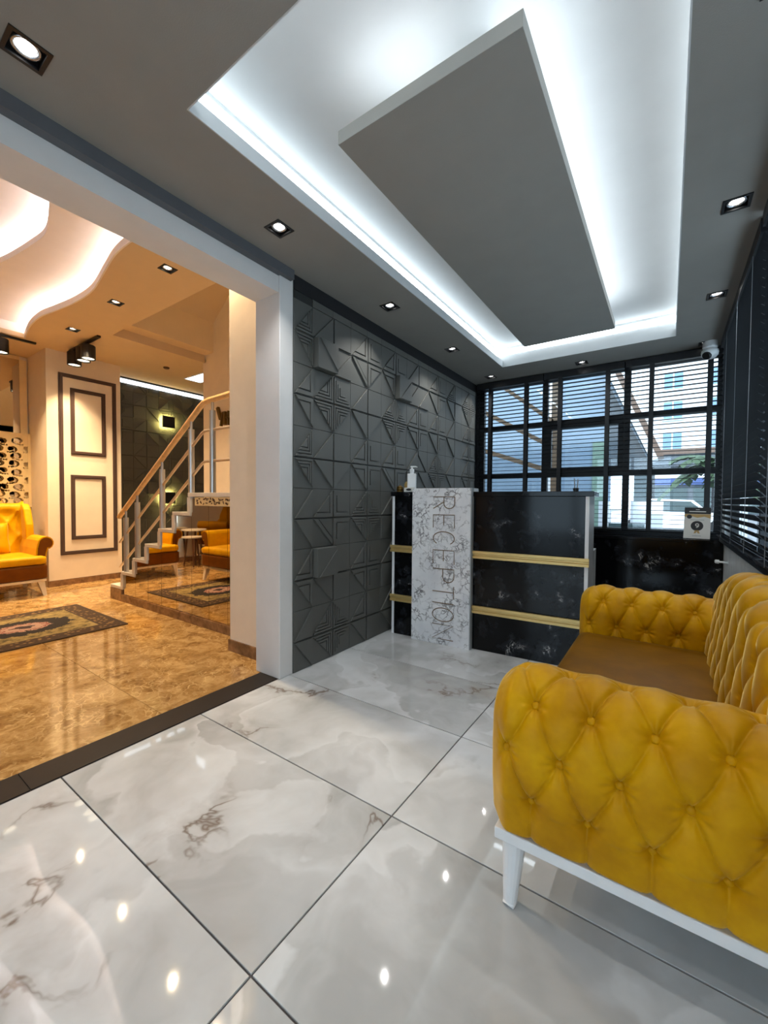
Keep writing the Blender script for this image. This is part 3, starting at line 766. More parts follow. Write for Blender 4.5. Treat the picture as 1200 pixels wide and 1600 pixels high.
# backrest
def sofa_back():
    Y0, Y1 = 1.10, 2.66
    ztop = lambda y: .645+.205*max(0, math.sin(PI*(y-Y0)/(Y1-Y0)))**.75
    DXs, DZs = .150, .125; NU, NV = 150, 260
    def prof(y):
        zt = ztop(y); r = .062
        pts = [(.175, .36), (.185, .48), (.215, zt-r)]+[(.277-r*math.cos(PI*i/12), zt-r+r*math.sin(PI*i/12)) for i in range(1, 13)]+[(.36, .5), (.37, .24)]
        return path_sampler(pts)
    cache = {}
    def fn(u, v):
        y = Y0+(Y1-Y0)*v; key = round(v*NV)
        if key not in cache: cache[key] = prof(y)
        at, nrm, LT = cache[key]; front = .36+.0*LT
        t = u*LT; p = at(t); n = nrm(t)
        e = min(y-Y0, Y1-y); f = max(0, min(1, e/.05)); R2 = .05
        inset = R2-math.sqrt(max(0, R2*R2-max(0, R2-e)**2)) if e < R2 else 0
        zt = ztop(y); lim = (zt-.36)+.16
        g = max(0, min(1, (lim-t)/.05))
        h = tuft(y-1.88, t-.09, DXs, DZs, .024, False)*f*g*min(1, t/.03)-inset
        return (p[0]+n[0]*h, y-1.88, p[1]+n[1]*h)
    mb = MB().grid(fn, NU, NV); W = NV+1
    mb.f.append(tuple(i*W for i in range(NU+1))); mb.f.append(tuple(i*W+NV for i in range(NU+1)))
    o = mb.obj('backrest', 'velvet_mustard', sf, smooth=True)
    for j in range(0, 5):
        for i in range(-7, 7):
            y = 1.88+DXs*(i+j/2)
            if y < 1.42 or y > 2.36: continue
            at, nrm, LT = prof(y); t = .09+DZs*j
            if t > ztop(y)-.36+.05: continue
            p = at(t); n = nrm(t); b = link('button', BTN, o, (p[0]-n[0]*.006, y-1.88, p[1]-n[1]*.006))
            b.rotation_euler = Vector((n[0], 0, n[1])).to_track_quat('Z', 'Y').to_euler()
sofa_back()
def soft_box(x0, x1, y0, y1, z0, z1, r, puff=0, n=26):
    """rounded cushion block, top slightly crowned"""
    mb = MB(); cx, cy, cz = (x0+x1)/2, (y0+y1)/2, (z0+z1)/2; hx, hy, hz = (x1-x0)/2, (y1-y0)/2, (z1-z0)/2
    def rb(p):
        q = [max(-h+r, min(h-r, c)) for c, h in zip(p, (hx, hy, hz))]
        d = Vector(p)-Vector(q); l = d.length
        if l > 1e-9: d = d/l*min(l, r)
        o = Vector(q)+d
        if puff:
            k = (1-(o.x/hx)**2)*(1-(o.y/hy)**2)
            o.z += puff*max(0, k)*(1 if o.z > 0 else -.2)
        return (o.x+cx, o.y+cy, o.z+cz)
    for ax in range(3):
        for sg in (-1, 1):
            def fn(u, v, ax=ax, sg=sg):
                a, b = (2*u-1), (2*v-1); p = [0, 0, 0]; H = (hx, hy, hz)
                p[ax] = sg*H[ax]; p[(ax+1) % 3] = a*H[(ax+1) % 3]; p[(ax+2) % 3] = b*H[(ax+2) % 3]
                return rb(p)
            mb.grid(fn, n, n)
    return mb
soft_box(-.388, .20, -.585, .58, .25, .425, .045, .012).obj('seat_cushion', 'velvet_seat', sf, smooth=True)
BX(-.372, .37, -.80, .80, .203, .234).obj('base_frame', 'white_paint', sf, bevel=.003)
for sx, sy in ((-1, -1), (1, -1), (-1, 1), (1, 1)):
    lx, ly = (-.335 if sx < 0 else .33), sy*.755
    MB().tube([(lx-.006*1, ly-sy*-.012, 0), (lx-.004, ly, .01), (lx+.004, ly-sy*.008, .205)], [.016, .019, .034], 18).obj('leg', 'white_paint', sf, smooth=False)
# ================================================================== LOUNGE SHELL
LZ = 2.98
def interp(pts, x):
    for (a, b), (c, d) in zip(pts, pts[1:]):
        if c <= x <= a or a <= x <= c:
            f = (x-a)/(c-a); f = f*f*(3-2*f)*.5+f*.5; return b+(d-b)*f
    return pts[0][1] if abs(x-pts[0][0]) < abs(x-pts[-1][0]) else pts[-1][1]
def curve(knots, n):                     # Catmull-Rom through the knots
    out = []
    P = [knots[0]]+knots+[knots[-1]]
    for i in range(1, len(P)-2):
        for k in range(n):
            t = k/n; a, b, c, d = P[i-1], P[i], P[i+1], P[i+2]
            out.append(tuple(.5*((2*b[q])+(-a[q]+c[q])*t+(2*a[q]-5*b[q]+4*c[q]-d[q])*t*t+(-a[q]+3*b[q]-3*c[q]+d[q])*t**3) for q in (0, 1)))
    out.append(knots[-1]); return out
W1 = curve([(-2.45, 1.50), (-2.85, 1.455), (-3.25, 1.435), (-3.52, 1.446), (-3.84, 1.50), (-4.28, 1.572), (-4.65, 1.573), (-5.01, 1.534), (-5.33, 1.495), (-5.72, 1.51), (-6.2, 1.585)], 6)
W2 = curve([(-2.45, 1.06), (-2.85, 1.03), (-3.26, 1.023), (-3.47, 1.044), (-3.90, 1.141), (-4.22, 1.129), (-4.57, 1.09), (-4.9, 1.04), (-5.33, 1.03), (-5.75, 1.10), (-6.2, 1.18)], 6)
def wave_slab(mb, wv, off, y_to, z0, z1):
    for (xa, ya), (xb, yb) in zip(wv, wv[1:]):
        ya, yb = ya+off, yb+off
        mb.add([(xa, ya, z0), (xb, yb, z0), (xb, y_to, z0), (xa, y_to, z0), (xa, ya, z1), (xb, yb, z1), (xb, y_to, z1), (xa, y_to, z1)],
               [(0, 1, 2, 3), (4, 7, 6, 5), (0, 4, 5, 1), (3, 2, 6, 7), (0, 3, 7, 4), (1, 5, 6, 2)])
LDL = [(-3.363, 1.763), (-4.35, 1.786), (-5.435, 1.80), (-2.75, 1.77)]
c0 = MB(); wave_slab(c0, W1, 0, 1.70, LZ, LZ+.05)
lh = [(x-HS, x+HS, y-HS, y+HS) for x, y in LDL]
hb = cells(-6.2, -2.45, 1.70, 2.11, LZ, LZ+.05, lh)
c0.add(hb.v, hb.f)
c0.box(-2.45, -2.2, -2.5, 2.11, LZ, LZ+.05).box(-7.1, -6.2, -2.5, 2.11, LZ, LZ+.05).box(-6.2, -2.45, -2.5, -1.9, LZ, LZ+.05)
cl_lounge = struct('ceiling_lounge', c0, 'lounge_ceiling', 'warm cream lounge ceiling with a wavy edge', 'ceiling')
c1 = MB(); wave_slab(c1, W2, 0, 1.80, 3.13, 3.17); struct('ceiling_wave', c1, 'wave_paint', 'white first wave layer of the lounge ceiling', 'ceiling')
struct('ceiling_top', MB().box(-6.2, -2.45, -1.95, 1.80, 3.29, 3.33).box(-6.24, -6.2, -2.0, 1.8, 3.03, 3.33).box(-2.45, -2.41, -2.0, 1.8, 3.03, 3.33).box(-6.2, -2.45, -1.99, -1.95, 3.03, 3.33).box(-6.2, -2.45, 1.76, 1.80, 3.03, 3.29), 'wave_paint', 'white upper layer of the wavy lounge ceiling', 'ceiling')
lw = cl_lounge
for wv, z in ((W1, .002), (W2, .142)):
    mb = MB()
    for (xa, ya), (xb, yb) in zip(wv, wv[1:]):
        wave = [(xa, ya+.07), (xb, yb+.07), (xb, yb+.085), (xa, ya+.085)]
        mb.prism(wave, z+LZ+.05, z+LZ+.058, lambda p, q, h: (p, q, h))
    mb.obj('light_strip', 'led_wave', lw)
for wv, z0, z1, nm in ((W1, LZ-.003, LZ+.055, 'trim_7'), (W2, 3.127, 3.175, 'trim_8')):
    mb = MB()
    for (xa, ya), (xb, yb) in zip(wv, wv[1:]): mb.prism([(xa, ya-.012), (xb, yb-.012), (xb, yb), (xa, ya)], z0, z1, lambda p, q, h: (p, q, h))
    struct(nm, mb, 'wave_paint', 'white wavy fascia of the '+('lower' if nm == 'trim_7' else 'upper')+' lounge ceiling layer', 'trim')
# walls
struct('wall_lounge_left', MB().box(-7.2, -7.06, -2.5, 2.66, 0, 3.4).box(-7.2, -7.012, 2.66, 5.1, 0, 3.4), 'lounge_paint', 'cream end wall of the lounge behind armchair and mirror', 'wall')
struct('wall_lounge_back', BX(-7.1, -1.97, -2.65, -2.5, 0, 3.4), 'lounge_paint', 'cream back wall of the lounge outside the view', 'wall')
struct('wall_lounge_side', MB().box(-2.2, -1.99, -2.5, 1.9, 2.7, 3.4), 'lounge_paint', 'cream wall above the opening on the lounge side', 'wall')
cl = struct('wall_column', BX(-7.06, -6.37, 1.82, 2.66, 0, LZ), 'lounge_paint', 'cream column with dark brown picture frame mouldings', 'column')
def molding(y0, y1, z0, z1, w_):
    mb = MB()
    def side(a0, a1, b0, b1): mb.box(-6.37, -6.356, a0, a1, b0, b1)
    mb.frame(y0, y1, z0, z1, w_, side)
    mb.frame(y0+w_*.3, y1-w_*.3, z0+w_*.3, z1-w_*.3, w_*.4, lambda a0, a1, b0, b1: mb.box(-6.356, -6.348, a0, a1, b0, b1))
    mb.obj('frame_moulding', 'frame_brown', cl)
molding(1.943, 2.600, .39, 2.715, .045); molding(2.068, 2.468, 1.69, 2.545, .045); molding(2.062, 2.462, .582, 1.425, .045)
struct('baseboard_column', BX(-6.37, -6.356, 1.81, 2.66, 0, .075), 'brown_stone', 'brown stone baseboard of the framed column', 'baseboard')
struct('baseboard_lounge', BX(-7.06, -7.048, -2.5, 1.82, 0, .085), 'brown_stone', 'brown stone baseboard behind the armchairs', 'baseboard')
# dark relief wall with corridor ceiling
wd = struct('wall_relief', BX(-7.012, -6.998, 2.66, 4.86, 0, 3.2), 'panel_base', 'dark relief wall with square sconces beyond the stairs', 'wall')
relief_wall(wd, -6.998, lambda c: 2.80+.199*c, 8, 15, pat=[' '.join(r.split()[3:]+r.split()[:3]) for r in PAT[4:]+PAT[:4]])
cc = MB().box(-6.86, -5.24, 2.11, 3.24, LZ, LZ+.04).box(-6.86, -5.2, 3.24, 5.1, LZ, LZ+.04)
cc.box(-7.1, -5.2, 2.11, 5.1, 3.2, 3.24).box(-6.86, -6.82, 2.66, 5.1, LZ+.04, LZ+.1)
struct('ceiling_corridor', cc, 'lounge_ceiling', 'warm corridor ceiling in front of the dark relief wall', 'ceiling')
cs = thing('corridor_glow_band', 'glowing band standing in for light on the top of the dark relief wall', 'light strip', (-6.975, 3.8, 2.918))
BX(-.006, .006, -1.14, 1.06, 0, .06).obj('strip', 'corridor_glow', cs)  # emissive band in place of light falling on the white wall top
# small bright cove panel in the corridor ceiling
cp = thing('ceiling_light_panel', 'small bright white panel in the corridor ceiling', 'ceiling light', (-5.86, 3.60, LZ))
BX(-.30, .30, -.14, .14, -.012, 0).obj('panel_frame', 'white_paint', cp, bevel=.002); BX(-.28, .28, -.12, .12, -.015, -.012).obj('diffuser', 'corridor_glow', cp)
sm = thing('smoke_detector', 'tiny round detector on the corridor ceiling', 'detector', (-5.871, 3.05, LZ))
MB().lathe([(.04, 0), (.04, -.012), (.03, -.022), (.001, -.024)], n=18).obj('cap', 'wood_dark', sm, smooth=False)
# stepped stairwell ceiling
st = MB().box(-5.28, -5.23, 2.11, 3.24, LZ-.001, 3.12).box(-5.23, -5.03, 2.11, 3.24, 3.08, 3.12).box(-5.07, -5.03, 2.11, 3.24, 3.12, 3.47)
st.prism([(-5.07, 3.43), (-2.0, 5.9), (-2.0, 5.98), (-5.07, 3.51)], 2.03, 3.28, lambda p, q, h: (p, h, q))
struct('ceiling_stairwell', st, 'lounge_ceiling', 'stepped and sloping ceiling over the stairs', 'ceiling')
struct('wall_stairwell', MB().box(-5.3, -2.0, 2.06, 2.11, LZ+.05, 6.0), 'lounge_paint', 'cream wall above the lounge ceiling edge by the stairs', 'wall')
vw = struct('wall_stair_back', MB().box(-5.27, -2.0, 3.24, 3.36, 0, 6.0).box(-5.27, -5.2, 3.36, 5.1, 0, 3.2).box(-2.1, -1.99, 2.0, 3.24, 0, 6.0), 'lounge_paint', 'cream wall behind the stair landing with gold letters', 'wall')
struct('wall_corridor_end', BX(-7.1, -5.2, 5.1, 5.2, 0, 3.3), 'lounge_paint', 'cream wall closing the corridor', 'wall')
# gold letters V I +
lt = thing('wall_lettering', 'gold letters mounted on the cream landing wall', 'lettering', (-4.86, 3.235, 2.06))
def letter(strokes):
    mb = MB()
    for (x0, z0), (x1, z1), wd_ in strokes:
        d_ = Vector((x1-x0, z1-z0)).normalized(); n_ = Vector((-d_.y, d_.x))*wd_/2
        mb.prism([(x0+n_.x, z0+n_.y), (x0-n_.x, z0-n_.y), (x1-n_.x, z1-n_.y), (x1+n_.x, z1+n_.y)], -.03, .004, lambda p, q, h: (p, h, q))
    return mb.obj('letter', 'gold_dark', lt)
letter([((-.05, .27), (.015, .11), .04), ((.07, .20), (.02, .02), .022)])
letter([((.105, .03), (.105, .20), .042)])
letter([((.19, .02), (.19, .20), .02), ((.14, .12), (.27, .12), .02)])
letter([((.32, .02), (.32, .20), .03), ((.27, .19), (.38, .19), .025)])
# wall sconces
for z, lb in ((2.41, 'upper square black wall sconce glowing yellow round its edges'), (1.14, 'lower square black wall sconce glowing yellow round its edges')):
    s_ = thing('wall_sconce', lb, 'sconce', (-6.972, 3.63, z), group='square sconces on the dark relief wall')
    BX(.035, .06, -.1, .1, -.095, .095).obj('cover', 'metal_black', s_, bevel=.002)
    BX(-.01, .035, -.04, .04, -.04, .04).obj('bracket', 'metal_black', s_)
    g = MB().frame(-.085, .085, -.08, .08, .012, lambda a0, a1, b0, b1: None)
    gm = MB()
    for a in ((-.09, .09, -.085, -.072), (-.09, .09, .072, .085), (-.09, -.077, -.072, .072), (.077, .09, -.072, .072)): gm.box(.02, .033, a[0], a[1], a[2], a[3])
    gm.obj('glow_ring', 'sconce_glow', s_)
# lounge downlights
LL = ['warm lounge downlight nearest the header beam', 'middle one of three warm lounge downlights', 'warm lounge downlight nearest the wall track lights', 'lounge downlight hidden behind the header beam']
for (x, y), lb in zip(LDL, LL): downlight(x, y, LZ, lb, 'warm downlights of the lounge ceiling', WARM, True, (1, .76, .47), 2.3)
# track lights
def track(label, p, heads, L=.82, rz=0):
    t = thing('track_light', label, 'track light', p, rz)
    BX(-L/2, L/2, -.018, .018, -.022, 0).obj('rail', 'metal_black', t)
    for hx in heads:
        hd = MB().lathe([(.012, -.022), (.012, -.05), (.068, -.052), (.074, -.058), (.074, -.21), (.067, -.21), (.062, -.196)], (hx, 0, 0), 20, caps=False).obj('head', 'metal_black', t)
        MB().lathe([(.061, -.194), (.061, -.200), (.001, -.201)], (hx, 0, 0), 20).obj('lens', 'lens_warm', hd)
        ld = bpy.data.lights.new('track_lamp', 'SPOT'); ld.energy = WARM*1.5; ld.color = (1, .74, .44); ld.spot_size = 1.5; ld.spot_blend = .7; ld.shadow_soft_size = .03
        lo = link('lamp', ld, t, (hx, 0, -.208))
    return t
track('black ceiling track with cylinder spots in front of the framed column', (-5.80, 2.03, LZ), (-.30, -.02, .12), .85, 0)
track('black ceiling track with cylinder spots above the armchair', (-6.27, 1.05, LZ), (-.15, -.55, .33), 1.3, PI/2)
# mirror with lattice screen behind the armchair
mr = thing('wall_mirror', 'tall gold framed mirror behind the wing armchair', 'mirror', (-7.05, .9, 0))
BX(0, .012, -2.3, .83, .10, 2.93).obj('mirror_glass', 'mirror', mr)
BX(0, .03, .83, .90, .10, 2.93).obj('mirror_frame', 'cream_panel', mr); BX(0, .03, -2.3, .83, 2.93, 2.97).obj('mirror_frame', 'cream_panel', mr)
lc = thing('lattice_screen', 'cream fretwork screen with swirl cut outs over the mirror', 'screen', (-7.0, .9, 1.0))
LY0, LY1 = -.75, .92
def comma(cx, cy, s, flip):
    """cut-out: round eye with a curling tail, as circles (y, z, r)"""
    out = [(cx, cy, s*.36)]
    for i in range(1, 13):
        a = 1.2-3.1*i/12; r = s*(.26+.66*i/12); out.append((cx+flip*r*math.cos(a)*1.15, cy+r*math.sin(a)*.62, s*(.26-.15*i/12)))
    return out
CUT = []; rnd = random.Random(3); zz = .075; row = 0
while zz < .94:
    yy = LY0+.05+(.075 if row % 2 else 0)
    while yy < LY1:
        CUT += comma(yy+rnd.uniform(-.012, .012), zz+rnd.uniform(-.012, .012), .090+rnd.uniform(-.008, .008), 1 if row % 2 else -1)
        yy += .150
    zz += .098; row += 1
CS = .007; NY, NZ = int((LY1-LY0)/CS), int(.967/CS); solid = [[True]*NZ for _ in range(NY)]
for cy_, cz_, r_ in CUT:
    for i in range(max(3, int((cy_-r_-LY0)/CS)), min(NY-3, int((cy_+r_-LY0)/CS)+2)):
        for j in range(max(3, int((cz_-r_)/CS)), min(NZ-3, int((cz_+r_)/CS)+2)):
            if (LY0+(i+.5)*CS-cy_)**2+((j+.5)*CS-cz_)**2 < r_*r_: solid[i][j] = False
sw = MB(); T_ = .018; ids = {}
def vid(i, j, k):
    if (i, j, k) not in ids: ids[(i, j, k)] = len(sw.v); sw.v.append((k*T_, LY0+i*CS, j*CS))
    return ids[(i, j, k)]
for i in range(NY):
    for j in range(NZ):
        if not solid[i][j]: continue
        for k in (0, 1): sw.f.append(tuple(vid(*q, k) for q in ((i, j), (i+1, j), (i+1, j+1), (i, j+1))))
        for di, dj, p, q in ((-1, 0, (i, j), (i, j+1)), (1, 0, (i+1, j), (i+1, j+1)), (0, -1, (i, j), (i+1, j)), (0, 1, (i, j+1), (i+1, j+1))):
            a_, b_ = i+di, j+dj
            if not (0 <= a_ < NY and 0 <= b_ < NZ) or not solid[a_][b_]: sw.f.append((vid(*p, 0), vid(*q, 0), vid(*q, 1), vid(*p, 1)))
sw.obj('fretwork', 'cream_panel', lc)
fr = MB(); fr.frame(LY0, LY1, 0, .967, .03, lambda a0, a1, b0, b1: fr.box(-.002, .022, a0, a1, b0, b1)); fr.obj('screen_frame', 'cream_panel', lc)

# ================================================================== STAIRS
YS = 2.03
sr = thing('staircase', 'pale stair with mirrored flank and wooden handrail', 'staircase', (-4.0, YS, 0))
gx = .267; rz_ = .1685; X0 = -5.15+4.0
for i in range(6):
    x0 = X0+gx*i; z = rz_*(i+1)-.008
    BX(x0-.01, x0+gx+.02, 0, 1.19, z-.032, z).obj('tread', 'step_trim', sr, bevel=.003)
    BX(x0+gx-.02, x0+gx+.028, .0, 1.19, z, z+rz_-.032).obj('riser', 'step_trim', sr)
xl = X0+gx*6
BX(xl-.01, 1.34, 0, 1.19, rz_*7-.036, rz_*7).obj('landing', 'step_trim', sr, bevel=.003)
fs = BX(xl+.10, 1.33, .004, .02, 1.065, rz_*7-.04).obj('fascia', 'cream_panel', sr)
rr_ = random.Random(5); dots = MB()
for k in range(70):
    p = rr_.uniform(xl+.13, 1.3); q = rr_.uniform(1.078, 1.13); a = rr_.uniform(0, PI); L_ = rr_.uniform(.008, .02)
    dots.prism([(p+L_*math.cos(a)*math.cos(t)-.005*math.sin(a)*math.sin(t), q+L_*.7*math.sin(a)*math.cos(t)+.005*math.cos(a)*math.sin(t)) for t in [2*PI*j/8 for j in range(8)]], .0015, .005, lambda p, q, h: (p, h, q))
o = dots.obj('fretwork_cutouts', 'wood_dark', fs); o['kind'] = 'stuff'
BX(X0+gx, 1.34, -.004, .05, 0, .075).obj('plinth', 'brown_stone', sr, bevel=.002)
BX(X0+.0, X0+gx, -.004, 1.19, .0, .127).obj('first_step_block', 'brown_stone', sr)
ms = sr
for i in range(5):
    x0 = X0+gx*(i+1)+.03; BX(x0+.002, x0+gx-.002, .012, .02, .077, rz_*(i+2)-.045).obj('mirror_strip', 'mirror', ms)
x0 = X0+gx*6+.03
while x0 < 1.3:
    BX(x0+.002, min(x0+gx-.002, 1.338), .012, .02, .077, 1.062 if x0 > xl+.05 else 1.13).obj('mirror_strip', 'mirror', ms); x0 += gx
# railing
rl = sr
xx = lambda v: v+4.0
MB().tube([(xx(-4.985), .03, .915), (xx(-4.96), .03, .937), (xx(-3.40), .03, 1.935), (xx(-3.34), .03, 1.963), (xx(-3.27), .03, 1.972), (xx(-2.66), .03, 2.0)], .025, 12).obj('handrail', 'rail_wood', rl, smooth=False)
for za, zb, zc in ((.658, 1.711, 1.722), (.383, 1.446, 1.452)):
    MB().tube([(xx(-4.98), .03, za-.02), (xx(-3.375), .03, zb-.012), (xx(-3.33), .03, zb+.006), (xx(-2.66), .03, zc)], .0125, 8).obj('side_rail', 'rail_metal', rl)
for px, z0, z1 in ((-4.83, .16, .985), (-4.57, .335, 1.155), (-4.06, .67, 1.48), (-3.545, 1.005, 1.82), (-3.215, 1.18, 1.95)):
    MB().tube([(xx(px), .03, z0), (xx(px), .03, z1-.07)], .026, 12).obj('post', 'steel', rl)
    MB().tube([(xx(px), .03, z1-.07), (xx(px), .03, z1)], .012, 8).obj('post_pin', 'steel', rl)

# ================================================================== LOUNGE FURNITURE
def armchair(label, loc, rz, group, amber='velvet_amber', wings=True):
    t = thing('wing_armchair', label, 'armchair', loc, rz, group)
    # faces +x, width along y
    BX(-.36, .36, -.39, .39, .165, .195).obj('base_frame', 'leg_cream', t, bevel=.003)
    for sx in (-1, 1):
        for sy in (-1, 1):
            MB().prism([(-.032, -.032), (.032, -.032), (.032, .032), (-.032, .032)], 0, 1, lambda p, q, h, sx=sx, sy=sy: (sx*(.345-.03*h if sx > 0 else .345-.03*h)+p*(.5+.5*h), sy*(.375-.03*h)+q*(.5+.5*h), .168*h)).obj('leg', 'leg_cream', t)
    soft_box(-.30, .385, -.40, .40, .195, .365, .03, 0, 14).obj('seat_base', 'velvet_amber_shaded', t, smooth=True)
    soft_box(-.28, .39, -.395, .395, .36, .46, .04, .012, 16).obj('seat_cushion', 'velvet_amber_shaded' if False else amber, t, smooth=True)
    # tufted back
    NU, NV = 60, 60
    def fn(u, v):
        y = -.36+.72*v; pts = [(-.22, .40), (-.26, .70), (-.30, 1.01), (-.33, 1.055), (-.38, 1.06), (-.42, 1.02), (-.40, .2)]
        at, nrm, LT = BK
        tt = u*LT; p = at(tt); n = nrm(tt); e = min(y+.36, .36-y); f = min(1, e/.05)
        g = max(0, min(1, (.60-tt)/.06))
        h = tuft(y, tt-.12, .20, .15, .03, False)*f*g-(.03*(1-f)**2)
        return (p[0]+n[0]*h, y, p[1]+n[1]*h)
    BK = path_sampler([(-.22, .40), (-.26, .70), (-.30, 1.01), (-.33, 1.05), (-.38, 1.055), (-.42, 1.02), (-.40, .2)])
    mb = MB().grid(fn, NU, NV); W = NV+1
    mb.f.append(tuple(i*W for i in range(NU+1))); mb.f.append(tuple(i*W+NV for i in range(NU+1)))
    bk = mb.obj('backrest', amber, t, smooth=True)
    for j in range(4):
        for i in range(-2, 3):
            y = .2*(i+j/2)-(.2 if j > 1 else 0)
            if abs(y) > .3: continue
            p = BK[0](.12+.15*j)
            b = link('button', BTN, bk, (p[0]+.004, y, p[1])); b.rotation_euler = (0, PI/2, 0)
    for sy in (-1, 1):
        # wing
        wp = [(-.36, .60), (-.10, .62), (-.12, .80), (-.20, .98), (-.27, 1.045), (-.38, 1.05)]
        mw = MB().prism(wp, sy*.33, sy*.41, lambda p, q, h: (p, h, q)); mw.obj('wing', amber, t, bevel=.02, seg=3)
        # arm: upright panel and outward scroll
        am = MB()
        arc_ = [(.30, .44), (.31, .54), (.325, .61)]+[(.40-.075*math.cos(a), .60+.078*math.sin(a)) for a in [PI*k/10*1.35 for k in range(0, 11)]]
        out = [(p, q) for p, q in arc_]+[(.425, .545), (.405, .48), (.40, .33), (.30, .33)]
        am.prism([(sy*p, q) for p, q in out], -.30, .32, lambda p, q, h: (h, p, q))
        am.obj('arm', amber, t, bevel=.008, seg=2)
        MB().prism([(sy*p*1.0, q) for p, q in [(.318, .44), (.325, .54), (.338, .60)]+[(.40-.062*math.cos(a), .60+.064*math.sin(a)) for a in [PI*k/10*1.3 for k in range(0, 11)]]+[(.41, .55), (.392, .48), (.388, .44)]], .32, .328, lambda p, q, h: (h, p, q)).obj('arm_facing', 'velvet_amber_shaded', t)
    return t
armchair('amber wing armchair with white legs beside the framed column', (-6.235, 1.267, 0), 0, 'amber lounge armchairs')
armchair('amber armchair by the rug seen only in the stair mirrors', (-4.87, .515, .0105), PI/2, 'amber lounge armchairs')
armchair('amber armchair in the far lounge corner seen only in the stair mirrors', (-6.3, -1.15, 0), .5, 'amber lounge armchairs')
# cushion on the first chair
cu = thing('scatter_cushion', 'yellow scatter cushion leaning on the wing armchair back', 'cushion', (-6.30, 1.27, .478), 0)
def pil(u, v, s):
    a, b = 2*u-1, 2*v-1; k = (1-a**4)*(1-b**4); r = .19*(1-.06*(a*a*b*b))
    return (s*.065*k**.6-.03, a*r*(1-.10*(1-abs(b))*abs(a)), .185+b*r*(1-.10*(1-abs(a))*abs(b)))
pmb = MB().grid(lambda u, v: pil(u, v, 1), 20, 20).grid(lambda u, v: pil(u, v, -1), 20, 20)
o = pmb.obj('cushion_body', 'velvet_amber', cu, smooth=True); o.rotation_euler = (0, -.25, 0)
# nesting side tables
for (x, y, h, r), lb in zip(((-6.75, .12, .60, .20), (-6.5, .30, .50, .16)), ('taller round pale nesting side table by the lounge mirror', 'lower round pale nesting side table by the lounge mirror')):
    nt = thing('side_table', lb, 'table', (x, y, 0), group='nesting side tables')
    MB().lathe([(r, h-.022), (r, h), (.001, h)], n=28).obj('table_top', 'leg_cream', nt)
    for k in range(3):
        a = 2*PI*k/3+.4; MB().tube([(r*.85*math.cos(a), r*.85*math.sin(a), 0), (r*.55*math.cos(a), r*.55*math.sin(a), h-.022)], [.012, .018], 8).obj('leg', 'wood_dark', nt)
# rug
rg = tag(BX(-.58, .58, -.58, .58, 0, .008).obj('oriental_rug', 'rug_weave', bevel=.003), 'beige and brown oriental rug with dark medallion on the lounge floor', 'rug')
rg.location = (-4.52, 1.11, .001)

# unseen lamp added over the landing to brighten the stairwell
pl = thing('stair_fill_lamp', 'added unseen globe light above the stair landing', 'added light', (-3.0, 2.68, 4.4))
MB().tube([(0, 0, .68), (0, 0, .10)], .006, 6).obj('cord', 'metal_black', pl)
emit('stair_fill_glow', (1, .80, .52, 1), 8)
MB().lathe([(.002, -.12)]+[(.12*math.sin(PI*k/12), -.12*math.cos(PI*k/12)) for k in range(1, 12)]+[(.002, .12)], n=20).obj('globe', 'stair_fill_glow', pl, smooth=True)
# ================================================================== OUTDOORS
GZ = -.18
struct('ground', BX(-30, 40, 4.99, 90, GZ-.1, GZ), 'asphalt', 'pale street surface outside the window', 'street')
struct('ground_front', BX(-6, 6, -12, YB-.16, GZ-.1, GZ+.1), 'asphalt', 'pavement outside the entrance', 'pavement')
def U(px, py, Y):      # a point of the street scene at depth Y
    d_ = fw*F_PX+rt2*(px-600)-up2*(py-800); k = Y/d_.y; return d_.x*k, CAM_H+d_.z*k
# white apartment block
Y = 42.0
x0, _ = U(1006, 600, Y); 
ab = thing('apartment_building', 'sunlit white apartment block with pale blue windows across the street', 'building', (x0, Y, GZ))
BX(0, 26, 0, 10, 3.3, 24).obj('wall', 'facade_white', ab)
zs = [U(1070, p, Y)[1] for p in (690, 640, 594)]
for px0, px1 in ((1037, 1066), (1112, 1136), (1166, 1192), (1220, 1246)):
    a, b = U(px0, 640, Y)[0]-x0, U(px1, 640, Y)[0]-x0
    for z in zs+[zs[-1]+3.1, zs[-1]+6.2]:
        wn = BX(a, b, -.06, .02, z-GZ-.65, z-GZ+.75).obj('window', 'window_blue', ab)
        BX((a+b)/2-.05, (a+b)/2+.05, -.09, -.06, z-GZ-.65, z-GZ+.75).obj('window_bar', 'facade_white', wn)
        BX(a-.12, b+.12, -.16, 0, z-GZ-.8, z-GZ-.65).obj('window_sill', 'facade_white', wn)
# ground floor shop of the block
BX(0, 26, -.5, 10, 0, 3.3).obj('shop_front', 'canopy_grey', ab)
for k in range(5):
    f_ = BX(1.0+2.6*k, 3.2+2.6*k, -.56, -.5, .5, 2.5).obj('shop_window', 'shop_dark', ab)
BX(.5, 14, -.75, -.5, 2.75, 3.3).obj('sign_band', 'sign_blue', ab)
# awning roof of the kiosk before the block
Y = 24.0
xa, za = U(1016, 706, Y); xb, zb = U(1112, 733, Y)
ks = thing('street_kiosk', 'low grey flat roofed shelter in front of the apartment block', 'shelter', (xa, Y, GZ))
BX(-.1, xb-xa+1.2, -.2, 3, za-GZ-.75, za-GZ).obj('roof', 'canopy_grey', ks); BX(-.16, xb-xa+1.26, -.3, -.2, za-GZ-.2, za-GZ+.05).obj('roof_edge', 'brick_brown', ks)
for px in (0.1, 2.4, xb-xa+.9): BX(px, px+.12, 0, .12, 0, za-GZ-.75).obj('post', 'frame_black', ks)
